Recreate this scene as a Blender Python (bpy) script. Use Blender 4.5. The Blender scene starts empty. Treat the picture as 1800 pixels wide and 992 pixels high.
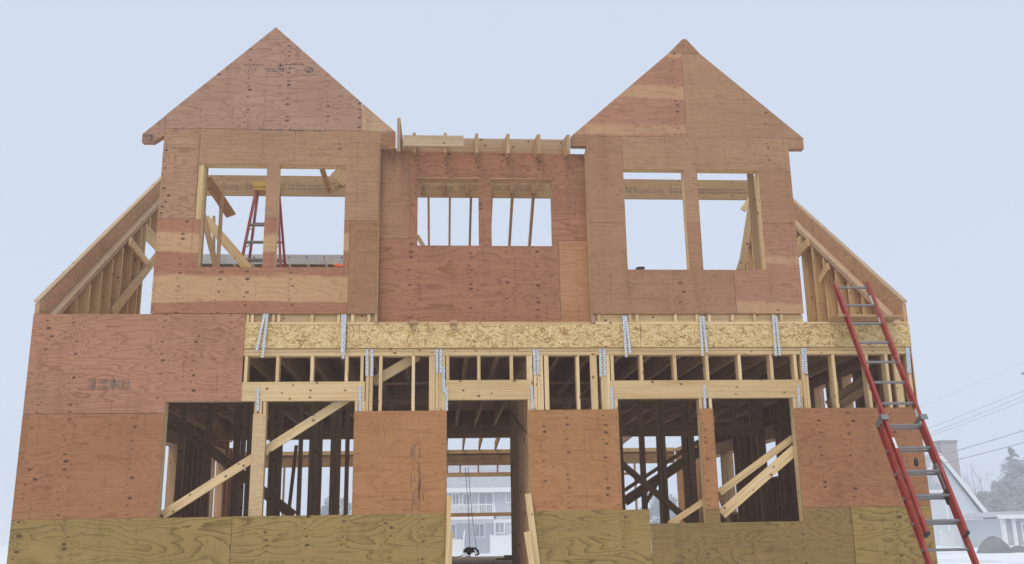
import bpy, math, random
from mathutils import Vector, Matrix
random.seed(7)
S = bpy.context.scene
COL = S.collection
R = math.radians

# ------------------------------------------------------------------ camera
CAM = Vector((4.93776827, -11.9991881, -0.25250003))
YAW, PITCH, ROLL, FPX = 0.0757, 0.2526, -0.0168075, 1717.16
def ray(px, py):
    """direction of a photo pixel (1800 x 992)"""
    u, v = px - 900.0, py - 496.0
    c, s = math.cos(ROLL), math.sin(ROLL)
    u, v = u*c + v*s, -u*s + v*c
    x, y, z = u/FPX, 1.0, -v/FPX
    c, s = math.cos(PITCH), math.sin(PITCH)
    y, z = y*c - z*s, y*s + z*c
    c, s = math.cos(YAW), math.sin(YAW)
    return Vector((x*c + y*s, -x*s + y*c, z))
def aty(px, py, Y=0.0):
    r = ray(px, py); return CAM + r*((Y - CAM.y)/r.y)
def atx(px, py, X):
    r = ray(px, py); return CAM + r*((X - CAM.x)/r.x)
cd = bpy.data.cameras.new('camera'); cam = bpy.data.objects.new('camera', cd); COL.objects.link(cam)
fwd = ray(900, 496).normalized()
rgt = (ray(1000, 496) - ray(900, 496)).normalized(); up = rgt.cross(fwd)
m = Matrix.Identity(4)
for i in range(3):
    m[i][0], m[i][1], m[i][2], m[i][3] = rgt[i], up[i], -fwd[i], CAM[i]
cam.matrix_world = m
cd.sensor_width = 36.0; cd.lens = FPX/1800*36.0; cd.clip_start = .05; cd.clip_end = 4000
S.camera = cam

# ------------------------------------------------------------------ world, sun, exposure
SUN_EL, SUN_AZ = 58.0, 205.0          # high, behind the camera and a little to the left, veiled by fog
W = bpy.data.worlds.new('World'); S.world = W; W.use_nodes = True
nt = W.node_tree; nt.nodes.clear()
sky = nt.nodes.new('ShaderNodeTexSky'); sky.sky_type = 'NISHITA'; sky.sun_disc = False
sky.sun_elevation = R(SUN_EL); sky.sun_rotation = R(SUN_AZ); sky.dust_density = 4; sky.air_density = 1
hsv = nt.nodes.new('ShaderNodeHueSaturation'); hsv.inputs['Saturation'].default_value = .35
mix = nt.nodes.new('ShaderNodeMix'); mix.data_type = 'RGBA'; mix.inputs['Factor'].default_value = .82
bg = nt.nodes.new('ShaderNodeBackground'); bg.inputs['Strength'].default_value = .1
wo = nt.nodes.new('ShaderNodeOutputWorld')
nt.links.new(sky.outputs[0], hsv.inputs['Color']); nt.links.new(hsv.outputs[0], mix.inputs[6])
mix.inputs[7].default_value = (7.3, 8.3, 9.95, 1)       # the even white-blue of a fog layer
nt.links.new(mix.outputs[2], bg.inputs['Color']); nt.links.new(bg.outputs[0], wo.inputs['Surface'])
sl = bpy.data.lights.new('sun', 'SUN'); sl.energy = 1.35; sl.angle = R(30); sl.color = (1, .88, .72)
so = bpy.data.objects.new('sun', sl); COL.objects.link(so)
sd = Vector((math.sin(R(SUN_AZ))*math.cos(R(SUN_EL)), math.cos(R(SUN_AZ))*math.cos(R(SUN_EL)), math.sin(R(SUN_EL))))
so.rotation_euler = sd.to_track_quat('Z', 'Y').to_euler(); so.location = (0, -20, 30)
S.view_settings.view_transform = 'Standard'; S.view_settings.look = 'None'
S.view_settings.exposure = 0.0; S.view_settings.gamma = 1.0
S.render.engine = 'CYCLES'
S.cycles.use_denoising = True
S.cycles.max_bounces = 10; S.cycles.diffuse_bounces = 8; S.cycles.volume_bounces = 1
S.cycles.sample_clamp_indirect = 6

# ------------------------------------------------------------------ mesh helpers
class MB:
    def __init__(s): s.v = []; s.f = []; s.uv = []
    def quadbox(s, o, ax, ay, az, uoff=None):
        """box spanned from corner o by ax (length), ay, az"""
        if uoff is None: uoff = (random.uniform(0, 300), random.uniform(0, 300))
        b = len(s.v); L, wy, wz = ax.length, ay.length, az.length
        P = [o, o+ax, o+ax+ay, o+ay, o+az, o+ax+az, o+ax+ay+az, o+ay+az]
        s.v += [tuple(p) for p in P]
        flip = ax.cross(ay).dot(az) < 0
        ux, uy = uoff
        for q, t in (((0, 3, 2, 1), [(0, 0), (0, wy), (L, wy), (L, 0)]), ((4, 5, 6, 7), [(0, .5), (L, .5), (L, .5+wy), (0, .5+wy)]),
                     ((0, 1, 5, 4), [(0, 1), (L, 1), (L, 1+wz), (0, 1+wz)]), ((2, 3, 7, 6), [(L, 1.5), (0, 1.5), (0, 1.5+wz), (L, 1.5+wz)]),
                     ((1, 2, 6, 5), [(0, 2), (wy, 2), (wy, 2+wz), (0, 2+wz)]), ((3, 0, 4, 7), [(0, 2.5), (wy, 2.5), (wy, 2.5+wz), (0, 2.5+wz)])):
            if flip: q, t = q[::-1], t[::-1]
            s.f.append(tuple(b+i for i in q)); s.uv.append([(x+ux, y+uy) for x, y in t])
        return s
    def box(s, x0, x1, y0, y1, z0, z1, uoff=None):
        d = [Vector((x1-x0, 0, 0)), Vector((0, y1-y0, 0)), Vector((0, 0, z1-z0))]
        d.sort(key=lambda a: -a.length)
        return s.quadbox(Vector((x0, y0, z0)), d[0], d[1], d[2], uoff)
    def board(s, p, q, w, t, n):
        """board from p to q (centre line), w wide, t thick along n"""
        p, q, n = Vector(p), Vector(q), Vector(n)
        ax = q-p; side = ax.cross(n).normalized(); nn = side.cross(ax).normalized()
        return s.quadbox(p - side*w/2 - nn*t/2, ax, side*w, nn*t)
    def prism(s, poly, a0, a1, axis='y', uoff=(0, 0)):
        """polygon extruded along y (poly in x,z) or along x (poly in y,z)"""
        ar = sum(poly[i][0]*poly[(i+1) % len(poly)][1] - poly[(i+1) % len(poly)][0]*poly[i][1] for i in range(len(poly)))
        if ar < 0: poly = poly[::-1]
        b, n = len(s.v), len(poly); ux, uy = uoff
        mk = (lambda p, a: (p[0], a, p[1])) if axis == 'y' else (lambda p, a: (a, p[0], p[1]))
        s.v += [mk(p, a0) for p in poly] + [mk(p, a1) for p in poly]
        lo, hi = list(range(n)), [n+i for i in range(n)][::-1]
        uvl = [(p[0]+ux, p[1]+uy) for p in poly]; uvh = uvl[::-1]
        rev = axis == 'x'
        fs = [(lo, uvl), (hi, uvh)]
        for i in range(n):
            j = (i+1) % n; d = math.hypot(poly[j][0]-poly[i][0], poly[j][1]-poly[i][1]); t = abs(a1-a0)
            fs.append(([j, i, n+i, n+j], [(d+ux, uy+50), (ux, uy+50), (ux, uy+50+t), (d+ux, uy+50+t)]))
        for q, t in fs:
            if rev: q, t = q[::-1], t[::-1]
            s.f.append(tuple(b+i for i in q)); s.uv.append(list(t))
        return s
    def tube(s, pts, r, n=6, cap=True):
        pts = [Vector(p) for p in pts]; b = len(s.v); k = len(pts); ll = 0
        rr = r if isinstance(r, (list, tuple)) else [r]*k
        for i, p in enumerate(pts):
            d = (pts[min(i+1, k-1)] - pts[max(i-1, 0)]).normalized()
            a = d.orthogonal().normalized() if i == 0 else (a - d*a.dot(d)).normalized()
            c = d.cross(a)
            s.v += [tuple(p + (a*math.cos(2*math.pi*j/n) + c*math.sin(2*math.pi*j/n))*rr[i]) for j in range(n)]
        for i in range(k-1):
            L = (pts[i+1]-pts[i]).length
            for j in range(n):
                jj = (j+1) % n
                s.f.append((b+i*n+j, b+i*n+jj, b+(i+1)*n+jj, b+(i+1)*n+j))
                s.uv.append([(ll, j/n), (ll, (j+1)/n), (ll+L, (j+1)/n), (ll+L, j/n)])
            ll += L
        if cap:
            s.f.append(tuple(b+j for j in range(n))[::-1]); s.uv.append([(0, 0)]*n)
            s.f.append(tuple(b+(k-1)*n+j for j in range(n))); s.uv.append([(0, 0)]*n)
        return s
    def build(s, name, mat, parent=None, label=None, origin=None, smooth=False):
        me = bpy.data.meshes.new(name); o = Vector(origin or (0, 0, 0))
        me.from_pydata([tuple(Vector(p)-o) for p in s.v], [], s.f)
        ul = me.uv_layers.new(name='UVMap'); k = 0
        for f in s.uv:
            for t in f: ul.data[k].uv = t; k += 1
        me.materials.append(mat)
        if smooth:
            for p in me.polygons: p.use_smooth = True
        me.update()
        ob = bpy.data.objects.new(name, me); COL.objects.link(ob); ob.location = o
        if parent is not None:
            ob.parent = parent
            if parent.get('_o'): ob.location = o - Vector(parent['_o'])
        if origin: ob['_o'] = tuple(o)
        if label: ob['label'] = label
        return ob
def tag(o, label=None, cat=None, group=None, kind=None):
    for k, v in (('label', label), ('category', cat), ('group', group), ('kind', kind)):
        if v: o[k] = v
    return o
def empty(name, loc, label, cat, group=None):
    o = bpy.data.objects.new(name, None); COL.objects.link(o); o.location = loc; o['_o'] = tuple(loc)
    o.empty_display_size = .2
    return tag(o, label, cat, group)
def lettering(text, size, loc, mat, parent, rot=(R(90), 0, 0), ext=.001, name='lettering', align='LEFT', sx=1.0):
    cu = bpy.data.curves.new('txt', 'FONT'); cu.body = text; cu.size = size; cu.extrude = ext; cu.align_x = align
    t = bpy.data.objects.new('txt', cu); COL.objects.link(t)
    dg = bpy.context.evaluated_depsgraph_get(); dg.update()
    me = bpy.data.meshes.new_from_object(t.evaluated_get(dg)); me.name = name
    bpy.data.objects.remove(t); bpy.data.curves.remove(cu)
    me.materials.clear(); me.materials.append(mat)
    o = bpy.data.objects.new(name, me); COL.objects.link(o)
    o.location = Vector(loc); o.rotation_euler = rot; o.scale = (sx, 1, 1); o.parent = parent
    if parent.get('_o'): o.location = Vector(loc) - Vector(parent['_o'])
    return o

# ------------------------------------------------------------------ material helpers
class NT:
    def __init__(s, name):
        s.m = bpy.data.materials.new(name); s.m.use_nodes = True; s.t = s.m.node_tree; s.t.nodes.clear()
        s.out = s.t.nodes.new('ShaderNodeOutputMaterial'); s.b = s.t.nodes.new('ShaderNodeBsdfPrincipled')
        s.t.links.new(s.b.outputs[0], s.out.inputs[0])
    def put(s, sock, v):
        if v is None: return
        if hasattr(v, 'is_linked') or isinstance(v, bpy.types.NodeSocket): s.t.links.new(v, sock)
        else:
            try: sock.default_value = v
            except Exception: sock.default_value = (*v, 1)
    def node(s, ty, **kw):
        n = s.t.nodes.new(ty)
        for k, v in kw.items(): setattr(n, k, v)
        return n
    def math(s, op, a, b=None, c=None, clamp=False):
        n = s.node('ShaderNodeMath', operation=op, use_clamp=clamp)
        for i, v in enumerate((a, b, c)): s.put(n.inputs[i], v)
        return n.outputs[0]
    def vmath(s, op, a, b=None):
        n = s.node('ShaderNodeVectorMath', operation=op); s.put(n.inputs[0], a)
        if b is not None: s.put(n.inputs[1], b)
        return n.outputs['Value'] if op in ('LENGTH', 'DOT_PRODUCT', 'DISTANCE') else n.outputs[0]
    def noise(s, vec, scale=1.0, detail=2.0, rough=.5, dist=0.0, out=0):
        n = s.node('ShaderNodeTexNoise'); s.put(n.inputs['Vector'], vec); n.inputs['Scale'].default_value = scale
        n.inputs['Detail'].default_value = detail; n.inputs['Roughness'].default_value = rough; n.inputs['Distortion'].default_value = dist
        return n.outputs[out]
    def mix(s, f, a, b, mode='MIX'):
        n = s.node('ShaderNodeMix', data_type='RGBA', blend_type=mode); s.put(n.inputs[0], f)
        for i, v in ((6, a), (7, b)):
            if isinstance(v, tuple) and len(v) == 3: v = (*v, 1)
            s.put(n.inputs[i], v)
        return n.outputs[2]
    def step(s, v, lo, hi, a=0.0, b=1.0):
        n = s.node('ShaderNodeMapRange', interpolation_type='SMOOTHSTEP'); s.put(n.inputs[0], v)
        for i, x in enumerate((lo, hi, a, b)): n.inputs[i+1].default_value = x
        return n.outputs[0]
    def uv(s): return s.node('ShaderNodeTexCoord').outputs['UV']
    def obj(s): return s.node('ShaderNodeTexCoord').outputs['Object']
    def comb(s, x, y, z=0.0):
        n = s.node('ShaderNodeCombineXYZ')
        for i, v in enumerate((x, y, z)): s.put(n.inputs[i], v)
        return n.outputs[0]
    def sep(s, v):
        n = s.node('ShaderNodeSeparateXYZ'); s.put(n.inputs[0], v); return n.outputs[0], n.outputs[1], n.outputs[2]
    def bump(s, h, strength=.3, dist=.01):
        n = s.node('ShaderNodeBump'); n.inputs['Strength'].default_value = strength; n.inputs['Distance'].default_value = dist
        s.put(n.inputs['Height'], h); s.t.links.new(n.outputs[0], s.b.inputs['Normal'])
    def fin(s, col, rough=.8, metal=0.0, spec=.3):
        s.put(s.b.inputs['Base Color'], col if not (isinstance(col, tuple) and len(col) == 3) else (*col, 1))
        s.put(s.b.inputs['Roughness'], rough); s.put(s.b.inputs['Metallic'], metal)
        s.b.inputs['Specular IOR Level'].default_value = spec
        return s.m

def plywood(name, base, dark, contrast=.5, knots=.5, band=None, bandamt=0.0, bandz=(), freq=11.0, lines=.35, seed=0.0, stretch=3.4, chalk=.42):
    n = NT(name); uv = n.uv(); u, v, _ = n.sep(uv)
    # knots: peeler knots, in metres
    CU, CV = .43, .085
    cu_, cv_ = n.math('DIVIDE', u, CU), n.math('DIVIDE', v, CV)
    iu, iv = n.math('FLOOR', cu_), n.math('FLOOR', cv_)
    wn = n.node('ShaderNodeTexWhiteNoise', noise_dimensions='3D'); n.put(wn.inputs['Vector'], n.comb(iu, iv, seed))
    wc = n.node('ShaderNodeTexWhiteNoise', noise_dimensions='2D'); n.put(wc.inputs['Vector'], n.comb(iu, seed+.5))
    cr, cg, cb = n.sep(wn.outputs['Color']); gr, gg, gb = n.sep(wc.outputs['Color'])
    # a peeler knot comes back at the same place on each turn of the log, so knots stand in columns
    lone = n.math('LESS_THAN', cr, .06)
    on = n.math('MAXIMUM', n.math('MULTIPLY', n.math('LESS_THAN', gr, knots), n.math('LESS_THAN', cb, .9)), n.math('MULTIPLY', lone, min(1.0, knots*2)))
    ku = n.math('ADD', n.math('MULTIPLY', n.math('SUBTRACT', gg, .5), .5), n.math('MULTIPLY', n.math('SUBTRACT', cg, .5), .16))
    ku = n.math('ADD', ku, n.math('MULTIPLY', lone, n.math('MULTIPLY', n.math('SUBTRACT', cb, .5), .4)))
    du = n.math('MULTIPLY', n.math('SUBTRACT', n.math('SUBTRACT', n.math('FRACT', cu_), .5), ku), CU)
    dv = n.math('MULTIPLY', n.math('SUBTRACT', n.math('SUBTRACT', n.math('FRACT', cv_), .5), n.math('MULTIPLY', n.math('SUBTRACT', cr, .5), .55)), CV*1.7)
    wob = n.noise(uv, 40, 1)
    kd = n.math('ADD', n.vmath('LENGTH', n.comb(du, dv)), n.math('MULTIPLY', n.math('SUBTRACT', wob, .5), .014))
    big = n.math('ADD', n.math('MULTIPLY', n.math('POWER', cg, 1.8), .02), .0105)
    knot = n.math('MULTIPLY', n.step(n.math('SUBTRACT', kd, big), .003, -.004), on)
    swirl = n.math('MULTIPLY', n.math('EXPONENT', n.math('MULTIPLY', kd, -22.0)), n.math('MULTIPLY', on, .10))
    # grain contours
    vec = n.comb(n.math('MULTIPLY', u, .55), n.math('MULTIPLY', v, stretch), seed)
    f = n.noise(vec, 1.0, 2.5, .45, .35)
    f2 = n.math('ADD', f, n.math('MULTIPLY', n.noise(n.comb(n.math('MULTIPLY', u, 5), n.math('MULTIPLY', v, 22), seed), 1.0, 1), .045))
    f2 = n.math('ADD', f2, swirl)
    saw = n.math('FRACT', n.math('MULTIPLY', f2, freq*1.7))
    lw = n.math('POWER', saw, 4.0)
    lw = n.math('MULTIPLY', lw, n.step(saw, .99, .93))
    lw = n.math('MULTIPLY', lw, n.step(n.noise(n.comb(n.math('MULTIPLY', u, .8), n.math('MULTIPLY', v, 2.0), seed+9), 1.0, 2), .36, .6, .55, 1.0))
    fine = n.noise(n.comb(n.math('MULTIPLY', u, 3.0), n.math('MULTIPLY', v, 70.0), seed), 1.0, 3, .6)
    blot = n.noise(n.comb(n.math('MULTIPLY', u, 1.1), n.math('MULTIPLY', v, 3.3), seed+4), 1.0, 3, .55)
    col = n.mix(n.math('MULTIPLY', lw, contrast), base, dark)
    mid = tuple(a*.5+b*.5 for a, b in zip(base, dark))
    col = n.mix(n.math('MULTIPLY', n.step(blot, .38, .66), .55*lines+.25), col, n.mix(.5, col, mid))
    streak = n.noise(n.comb(n.math('MULTIPLY', u, 1.6), n.math('MULTIPLY', v, 30.0), seed+2), 1.0, 3, .6, .3)
    col = n.mix(n.math('MULTIPLY', n.step(fine, .42, .68), lines*1.2), col, mid)
    col = n.mix(n.math('MULTIPLY', n.step(streak, .5, .68), min(1.0, lines*1.3)), col, n.mix(.35, mid, dark))
    drip = n.noise(n.comb(n.math('MULTIPLY', u, 5.0), n.math('MULTIPLY', v, .7), seed+6), 1.0, 4, .65)
    col = n.mix(n.step(drip, .5, .75, 0.0, .3), col, n.mix(1.0, col, (.55, .50, .46), 'MULTIPLY'))
    grime = n.noise(n.comb(u, v, seed+8), 7.0, 5, .7)
    col = n.mix(n.step(grime, .54, .74, 0.0, .4), col, n.mix(1.0, col, (.5, .45, .42), 'MULTIPLY'))
    if band:
        _, _, oz = n.sep(n.obj())
        oz = n.math('ADD', oz, n.math('MULTIPLY', n.math('SUBTRACT', n.noise(n.comb(n.math('MULTIPLY', u, .9), n.math('MULTIPLY', v, 2.0), seed), 1.0, 2), .5), .22))
        bn = 0.0
        for lo, hi in bandz:
            q = n.math('MULTIPLY', n.step(oz, lo-.012, lo+.012), n.step(oz, hi+.03, hi-.03)); bn = n.math('MAXIMUM', q, bn)
        col = n.mix(n.math('MULTIPLY', bn, bandamt), col, n.mix(n.math('MULTIPLY', lw, contrast*.7), band, mid))
    # stud nailing lines, 16 inches apart
    a = n.math('ABSOLUTE', n.math('SUBTRACT', n.math('FRACT', n.math('DIVIDE', u, .4064)), .5))
    line = n.math('MULTIPLY', n.step(a, .0135, .005), n.step(n.noise(n.comb(n.math('MULTIPLY', u, 2), n.math('MULTIPLY', v, 3), 3.0), 1.0, 2), .45, .62))
    col = n.mix(n.math('MULTIPLY', line, chalk), col, (.07, .05, .04))
    nv = n.math('ABSOLUTE', n.math('SUBTRACT', n.math('FRACT', n.math('DIVIDE', v, .1524)), .5))
    a2 = n.math('ABSOLUTE', n.math('SUBTRACT', n.math('FRACT', n.math('ADD', n.math('DIVIDE', u, .4064), n.math('MULTIPLY', n.math('SUBTRACT', n.noise(n.comb(u, n.math('MULTIPLY', v, 6.56)), 1.0, 0), .5), .12))), .5))
    nd = n.vmath('LENGTH', n.comb(n.math('MULTIPLY', a2, .4064), n.math('MULTIPLY', nv, .1524)))
    col = n.mix(n.math('MULTIPLY', n.step(nd, .010, .005), .65), col, (.05, .035, .03))
    # knots and small pitch flecks
    col = n.mix(n.math('MULTIPLY', knot, n.math('ADD', .5, n.math('MULTIPLY', cb, .38))), col, (.06, .026, .017))
    vf = n.node('ShaderNodeTexVoronoi', voronoi_dimensions='2D'); n.put(vf.inputs['Vector'], n.comb(n.math('MULTIPLY', u, 3.5), n.math('MULTIPLY', v, 9.0), 0))
    vf.inputs['Scale'].default_value = 1.0
    fr, _, _ = n.sep(vf.outputs['Color'])
    fl = n.math('MULTIPLY', n.step(vf.outputs['Distance'], .07, .03), n.math('LESS_THAN', fr, .35))
    col = n.mix(n.math('MULTIPLY', fl, .6), col, dark)
    # weathering
    big_ = n.noise(uv, .9, 3, .6)
    col = n.mix(n.step(big_, .4, .72, 0.0, .22), col, n.mix(1.0, col, (.62, .6, .58), 'MULTIPLY'))
    n.bump(n.math('SUBTRACT', fine, n.math('ADD', n.math('MULTIPLY', lw, .4), knot)), .25, .004)
    return n.fin(col, .85, 0, .2)

def lumber(name, base, dark, amt=.5, knots=.35, wear=.15):
    n = NT(name); uv = n.uv(); u, v, _ = n.sep(uv)
    g = n.noise(n.comb(n.math('MULTIPLY', u, .9), n.math('MULTIPLY', v, 34.0)), 1.0, 3, .55, .3)
    g2 = n.noise(n.comb(n.math('MULTIPLY', u, .6), n.math('MULTIPLY', v, 9.0)), 1.0, 2, .5, .6)
    col = n.mix(n.math('MULTIPLY', n.step(g, .45, .72), amt), base, dark)
    col = n.mix(n.math('MULTIPLY', n.step(g2, .5, .7), amt*.6), col, dark)
    tint = n.noise(uv, .031, 0)
    col = n.mix(n.step(tint, .3, .7, 0.0, .8), col, n.mix(1.0, col, (.76, .70, .62), 'MULTIPLY'))
    end = n.noise(n.comb(n.math('MULTIPLY', u, 2.2), n.math('MULTIPLY', v, 14)), 1.0, 4, .65); col = n.mix(n.step(end, .52, .75, 0.0, .45), col, dark)
    CU, CV = .33, .09
    vo = n.node('ShaderNodeTexVoronoi', voronoi_dimensions='2D'); sc = n.comb(n.math('DIVIDE', u, CU), n.math('DIVIDE', v, CV))
    n.put(vo.inputs['Vector'], sc); vo.inputs['Scale'].default_value = 1.0
    df = n.vmath('MULTIPLY', n.vmath('SUBTRACT', sc, vo.outputs['Position']), (CU*.75, CV, 0))
    cr, cg, cb = n.sep(vo.outputs['Color'])
    kn = n.math('MULTIPLY', n.step(n.math('SUBTRACT', n.vmath('LENGTH', df), n.math('MULTIPLY', cg, .008)), .012, .005), n.math('LESS_THAN', cr, knots))
    col = n.mix(n.math('MULTIPLY', kn, .8), col, (.10, .045, .022))
    w = n.noise(uv, 2.2, 4, .65)
    col = n.mix(n.step(w, .48, .75, 0.0, wear), col, (.16, .13, .10))
    n.bump(g, .2, .003)
    return n.fin(col, .8, 0, .25)

def osb(name):
    n = NT(name); uv = n.uv(); u, v, _ = n.sep(uv)
    wr = n.noise(uv, 6, 1, .5, 0, 1); uvw = n.vmath('ADD', uv, n.vmath('MULTIPLY', n.vmath('SUBTRACT', wr, (.5, .5, .5)), (.02, .02, 0)))
    pr = None
    for i, (ang, L, w) in enumerate(((8, .15, .026), (-32, .13, .022), (38, .12, .024), (82, .11, .024), (-70, .13, .02), (-12, .16, .03), (20, .1, .018))):
        mp = n.node('ShaderNodeMapping', vector_type='POINT'); n.put(mp.inputs[0], uvw)
        mp.inputs['Rotation'].default_value[2] = R(ang); mp.inputs['Location'].default_value = (i*3.17, i*1.71, 0)
        sc = n.vmath('DIVIDE', mp.outputs[0], (L*.72, w*.72, 1))
        vo = n.node('ShaderNodeTexVoronoi', voronoi_dimensions='2D', distance='MINKOWSKI'); n.put(vo.inputs['Vector'], sc)
        vo.inputs['Scale'].default_value = 1; vo.inputs['Exponent'].default_value = 4; vo.inputs['Randomness'].default_value = .9
        r_, g_, b_ = n.sep(vo.outputs['Color'])
        keep = n.math('SUBTRACT', r_, n.step(vo.outputs['Distance'], .42, .62, 0, 1.2))
        if pr is None: pr, br = keep, g_
        else:
            gt = n.math('GREATER_THAN', keep, pr)
            br = n.math('ADD', n.math('MULTIPLY', gt, g_), n.math('MULTIPLY', n.math('SUBTRACT', 1.0, gt), br))
            pr = n.math('MAXIMUM', keep, pr)
    ramp = n.node('ShaderNodeValToRGB'); n.put(ramp.inputs[0], br)
    cr = ramp.color_ramp; cr.elements[0].position = 0; cr.elements[0].color = (.27, .14, .042, 1); cr.elements[1].position = 1; cr.elements[1].color = (.80, .60, .31, 1)
    for p, c in ((.13, (.38, .225, .075, 1)), (.3, (.56, .385, .165, 1)), (.6, (.64, .455, .205, 1)), (.82, (.71, .515, .245, 1))):
        e = cr.elements.new(p); e.color = c
    fine = n.noise(n.comb(n.math('MULTIPLY', u, 40), n.math('MULTIPLY', v, 60)), 1, 2)
    col = n.mix(n.step(fine, .4, .7, 0, .25), ramp.outputs[0], (.33, .21, .095))
    n.bump(pr, .3, .004)
    return n.fin(col, .75, 0, .3)

def plain(name, col, rough=.6, metal=0.0, var=.15, scale=6.0, spec=.4, dirt=None):
    n = NT(name); o = n.obj()
    k = n.noise(o, scale, 4, .6)
    c = n.mix(n.step(k, .35, .7, 0, var), col, tuple(x*.55 for x in col))
    if dirt:
        d = n.noise(o, scale*.4, 5, .7); c = n.mix(n.step(d, .5, .72, 0, .6), c, dirt)
    n.bump(k, .1, .003)
    return n.fin(c, rough, metal, spec)

def strapmat():
    n = NT('galvanised strap'); uv = n.uv(); u, v, _ = n.sep(uv)
    a = n.math('SUBTRACT', n.math('FRACT', n.math('DIVIDE', u, .032)), .5)
    b = n.math('SUBTRACT', n.math('FRACT', n.math('ADD', n.math('DIVIDE', v, .028), n.math('MULTIPLY', n.math('FLOOR', n.math('DIVIDE', u, .032)), .5))), .5)
    d = n.vmath('LENGTH', n.comb(a, b))
    k = n.noise(uv, 30, 3)
    c = n.mix(n.step(k, .35, .65), (.62, .65, .68), (.46, .49, .53))
    c = n.mix(n.step(d, .30, .18), c, (.20, .22, .24))
    n.bump(n.math('MULTIPLY', d, -1.0), .4, .004)
    return n.fin(c, .5, .15, .5)

M = {}
M['pink'] = plywood('pink plywood', (0.447, 0.227, 0.133), (0.190, 0.066, 0.034), 0.95, 0.8, freq=10, seed=1, lines=0.28)
M['pink2'] = plywood('rose plywood', (0.436, 0.259, 0.172), (0.200, 0.083, 0.047), 0.9, 0.72, freq=10, seed=2, stretch=3.2, lines=0.28)
M['red'] = plywood('red brown plywood', (0.387, 0.185, 0.100), (0.170, 0.055, 0.027), 0.9, 0.7, freq=9, seed=22, stretch=3, lines=0.28)
M['rust'] = plywood('orange plywood', (0.386, 0.184, 0.087), (0.200, 0.069, 0.027), 0.85, 0.55, freq=10, seed=3, lines=0.25)
M['rust2'] = plywood('orange brown plywood', (0.427, 0.212, 0.090), (0.250, 0.083, 0.030), 0.75, 0.85, freq=7, seed=4, stretch=2.5, lines=0.25)
M['rust3'] = plywood('warm orange plywood', (0.427, 0.212, 0.090), (0.250, 0.083, 0.030), 0.75, 0.4, freq=9, seed=5, stretch=3, lines=0.25)
M['tan'] = plywood('tan plywood', (0.428, 0.246, 0.137), (0.220, 0.106, 0.049), 0.6, 0.2, freq=13, lines=0.4, seed=6, stretch=5)
M['tan2'] = plywood('brown tan plywood', (0.400, 0.214, 0.120), (0.200, 0.097, 0.046), 0.75, 0.18, freq=16, lines=0.45, seed=7, stretch=5)
M['swirl'] = plywood('tan plywood with knots', (0.450, 0.259, 0.151), (0.200, 0.087, 0.042), 1.0, 0.95, freq=13, lines=0.2, seed=8, stretch=2.4)
M['gold'] = plywood('golden brown plywood', (0.370, 0.194, 0.095), (0.180, 0.078, 0.030), .7, .1, freq=13, seed=9, stretch=3)
M['stripe'] = plywood('striped plywood', (0.400, 0.185, 0.103), (0.190, 0.078, 0.040), 0.8, 0.7, band=(0.600, 0.391, 0.201), bandamt=.62, bandz=((2.60, 2.93), (3.24, 3.46)), freq=9, seed=10, lines=0.25)
M['stripe2'] = plywood('streaked plywood', (0.430, 0.216, 0.130), (0.200, 0.078, 0.042), 0.75, 0.6, band=(0.530, 0.336, 0.175), bandamt=.6, bandz=((2.44, 2.58), (3.14, 3.24), (4.90, 5.02), (5.42, 5.62), (6.02, 6.10)), freq=10, seed=14, stretch=3, lines=0.25)
M['pale'] = plywood('pale plywood', (0.521, 0.343, 0.205), (0.280, 0.129, 0.053), .6, .8, freq=10, seed=12)
M['treated'] = plywood('treated plywood', (0.349, 0.236, 0.082), (0.105, 0.057, 0.014), 1.0, 0.6, freq=9, lines=0.1, seed=13, stretch=2.6, chalk=.2)
M['treated2'] = plywood('darker treated plywood', (0.286, 0.186, 0.068), (0.110, 0.060, 0.018), 0.95, 0.35, freq=14, lines=0.22, seed=16, stretch=3.2, chalk=.25)
M['inside'] = plywood('inner plywood', (0.588, 0.343, 0.183), (0.200, 0.092, 0.046), .5, .3, freq=10, seed=17)
M['deck'] = plywood('deck plywood', (0.420, 0.283, 0.160), (0.160, 0.092, 0.046), .4, .1, freq=10, seed=18)
M['spf'] = lumber('pale spruce lumber', (0.739, 0.551, 0.303), (.50, .30, .115), .55, .55, .12)
M['spf3'] = lumber('dull spruce lumber', (0.568, 0.413, 0.280), (.40, .255, .135), .55, .4, .15)
M['spf2'] = lumber('weathered lumber', (0.526, 0.341, 0.176), (0.300, 0.170, 0.080), .6, .35, .2)
M['inner'] = lumber('inner lumber', (0.672, 0.438, 0.248), (.36, .21, .10), .5, .3, .2)
M['lvl'] = lumber('laminated beam', (0.400, 0.253, 0.125), (0.250, 0.143, 0.065), .6, .08, .25)
M['knotty'] = plywood('pale orange plywood', (0.450, 0.233, 0.115), (0.250, 0.092, 0.038), .5, .9, freq=8, seed=25, stretch=3)
M['strip'] = plywood('yellowish plywood strip', (.60, .43, .24), (.30, .17, .08), .7, .6, freq=12, seed=31, stretch=4, lines=.25)
M['osb'] = osb('strand board')
M['strap'] = strapmat()
M['ink'] = plain('stamp ink', (.11, .09, .085), .9, 0, .3)
M['inkb'] = plain('brown stamp ink', (.23, .155, .112), .9, 0, .3)
M['redladder'] = plain('red fibreglass', (.31, .030, .018), .45, 0, .25, 9, .5, (.40, .20, .16))
M['alu'] = plain('aluminium', (.25, .24, .235), .5, .5, .3, 14, .5)
M['alud'] = plain('weathered aluminium', (.50, .50, .49), .5, .5, .3, 10, .5)
M['black'] = plain('black plastic', (.025, .024, .026), .55)
M['yellow'] = plain('yellow plastic', (.50, .31, .06), .5)
M['orange'] = plain('orange plastic', (.75, .13, .02), .5)
M['sticker'] = plain('white sticker', (.72, .70, .68), .5, 0, .3, 30)
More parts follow.
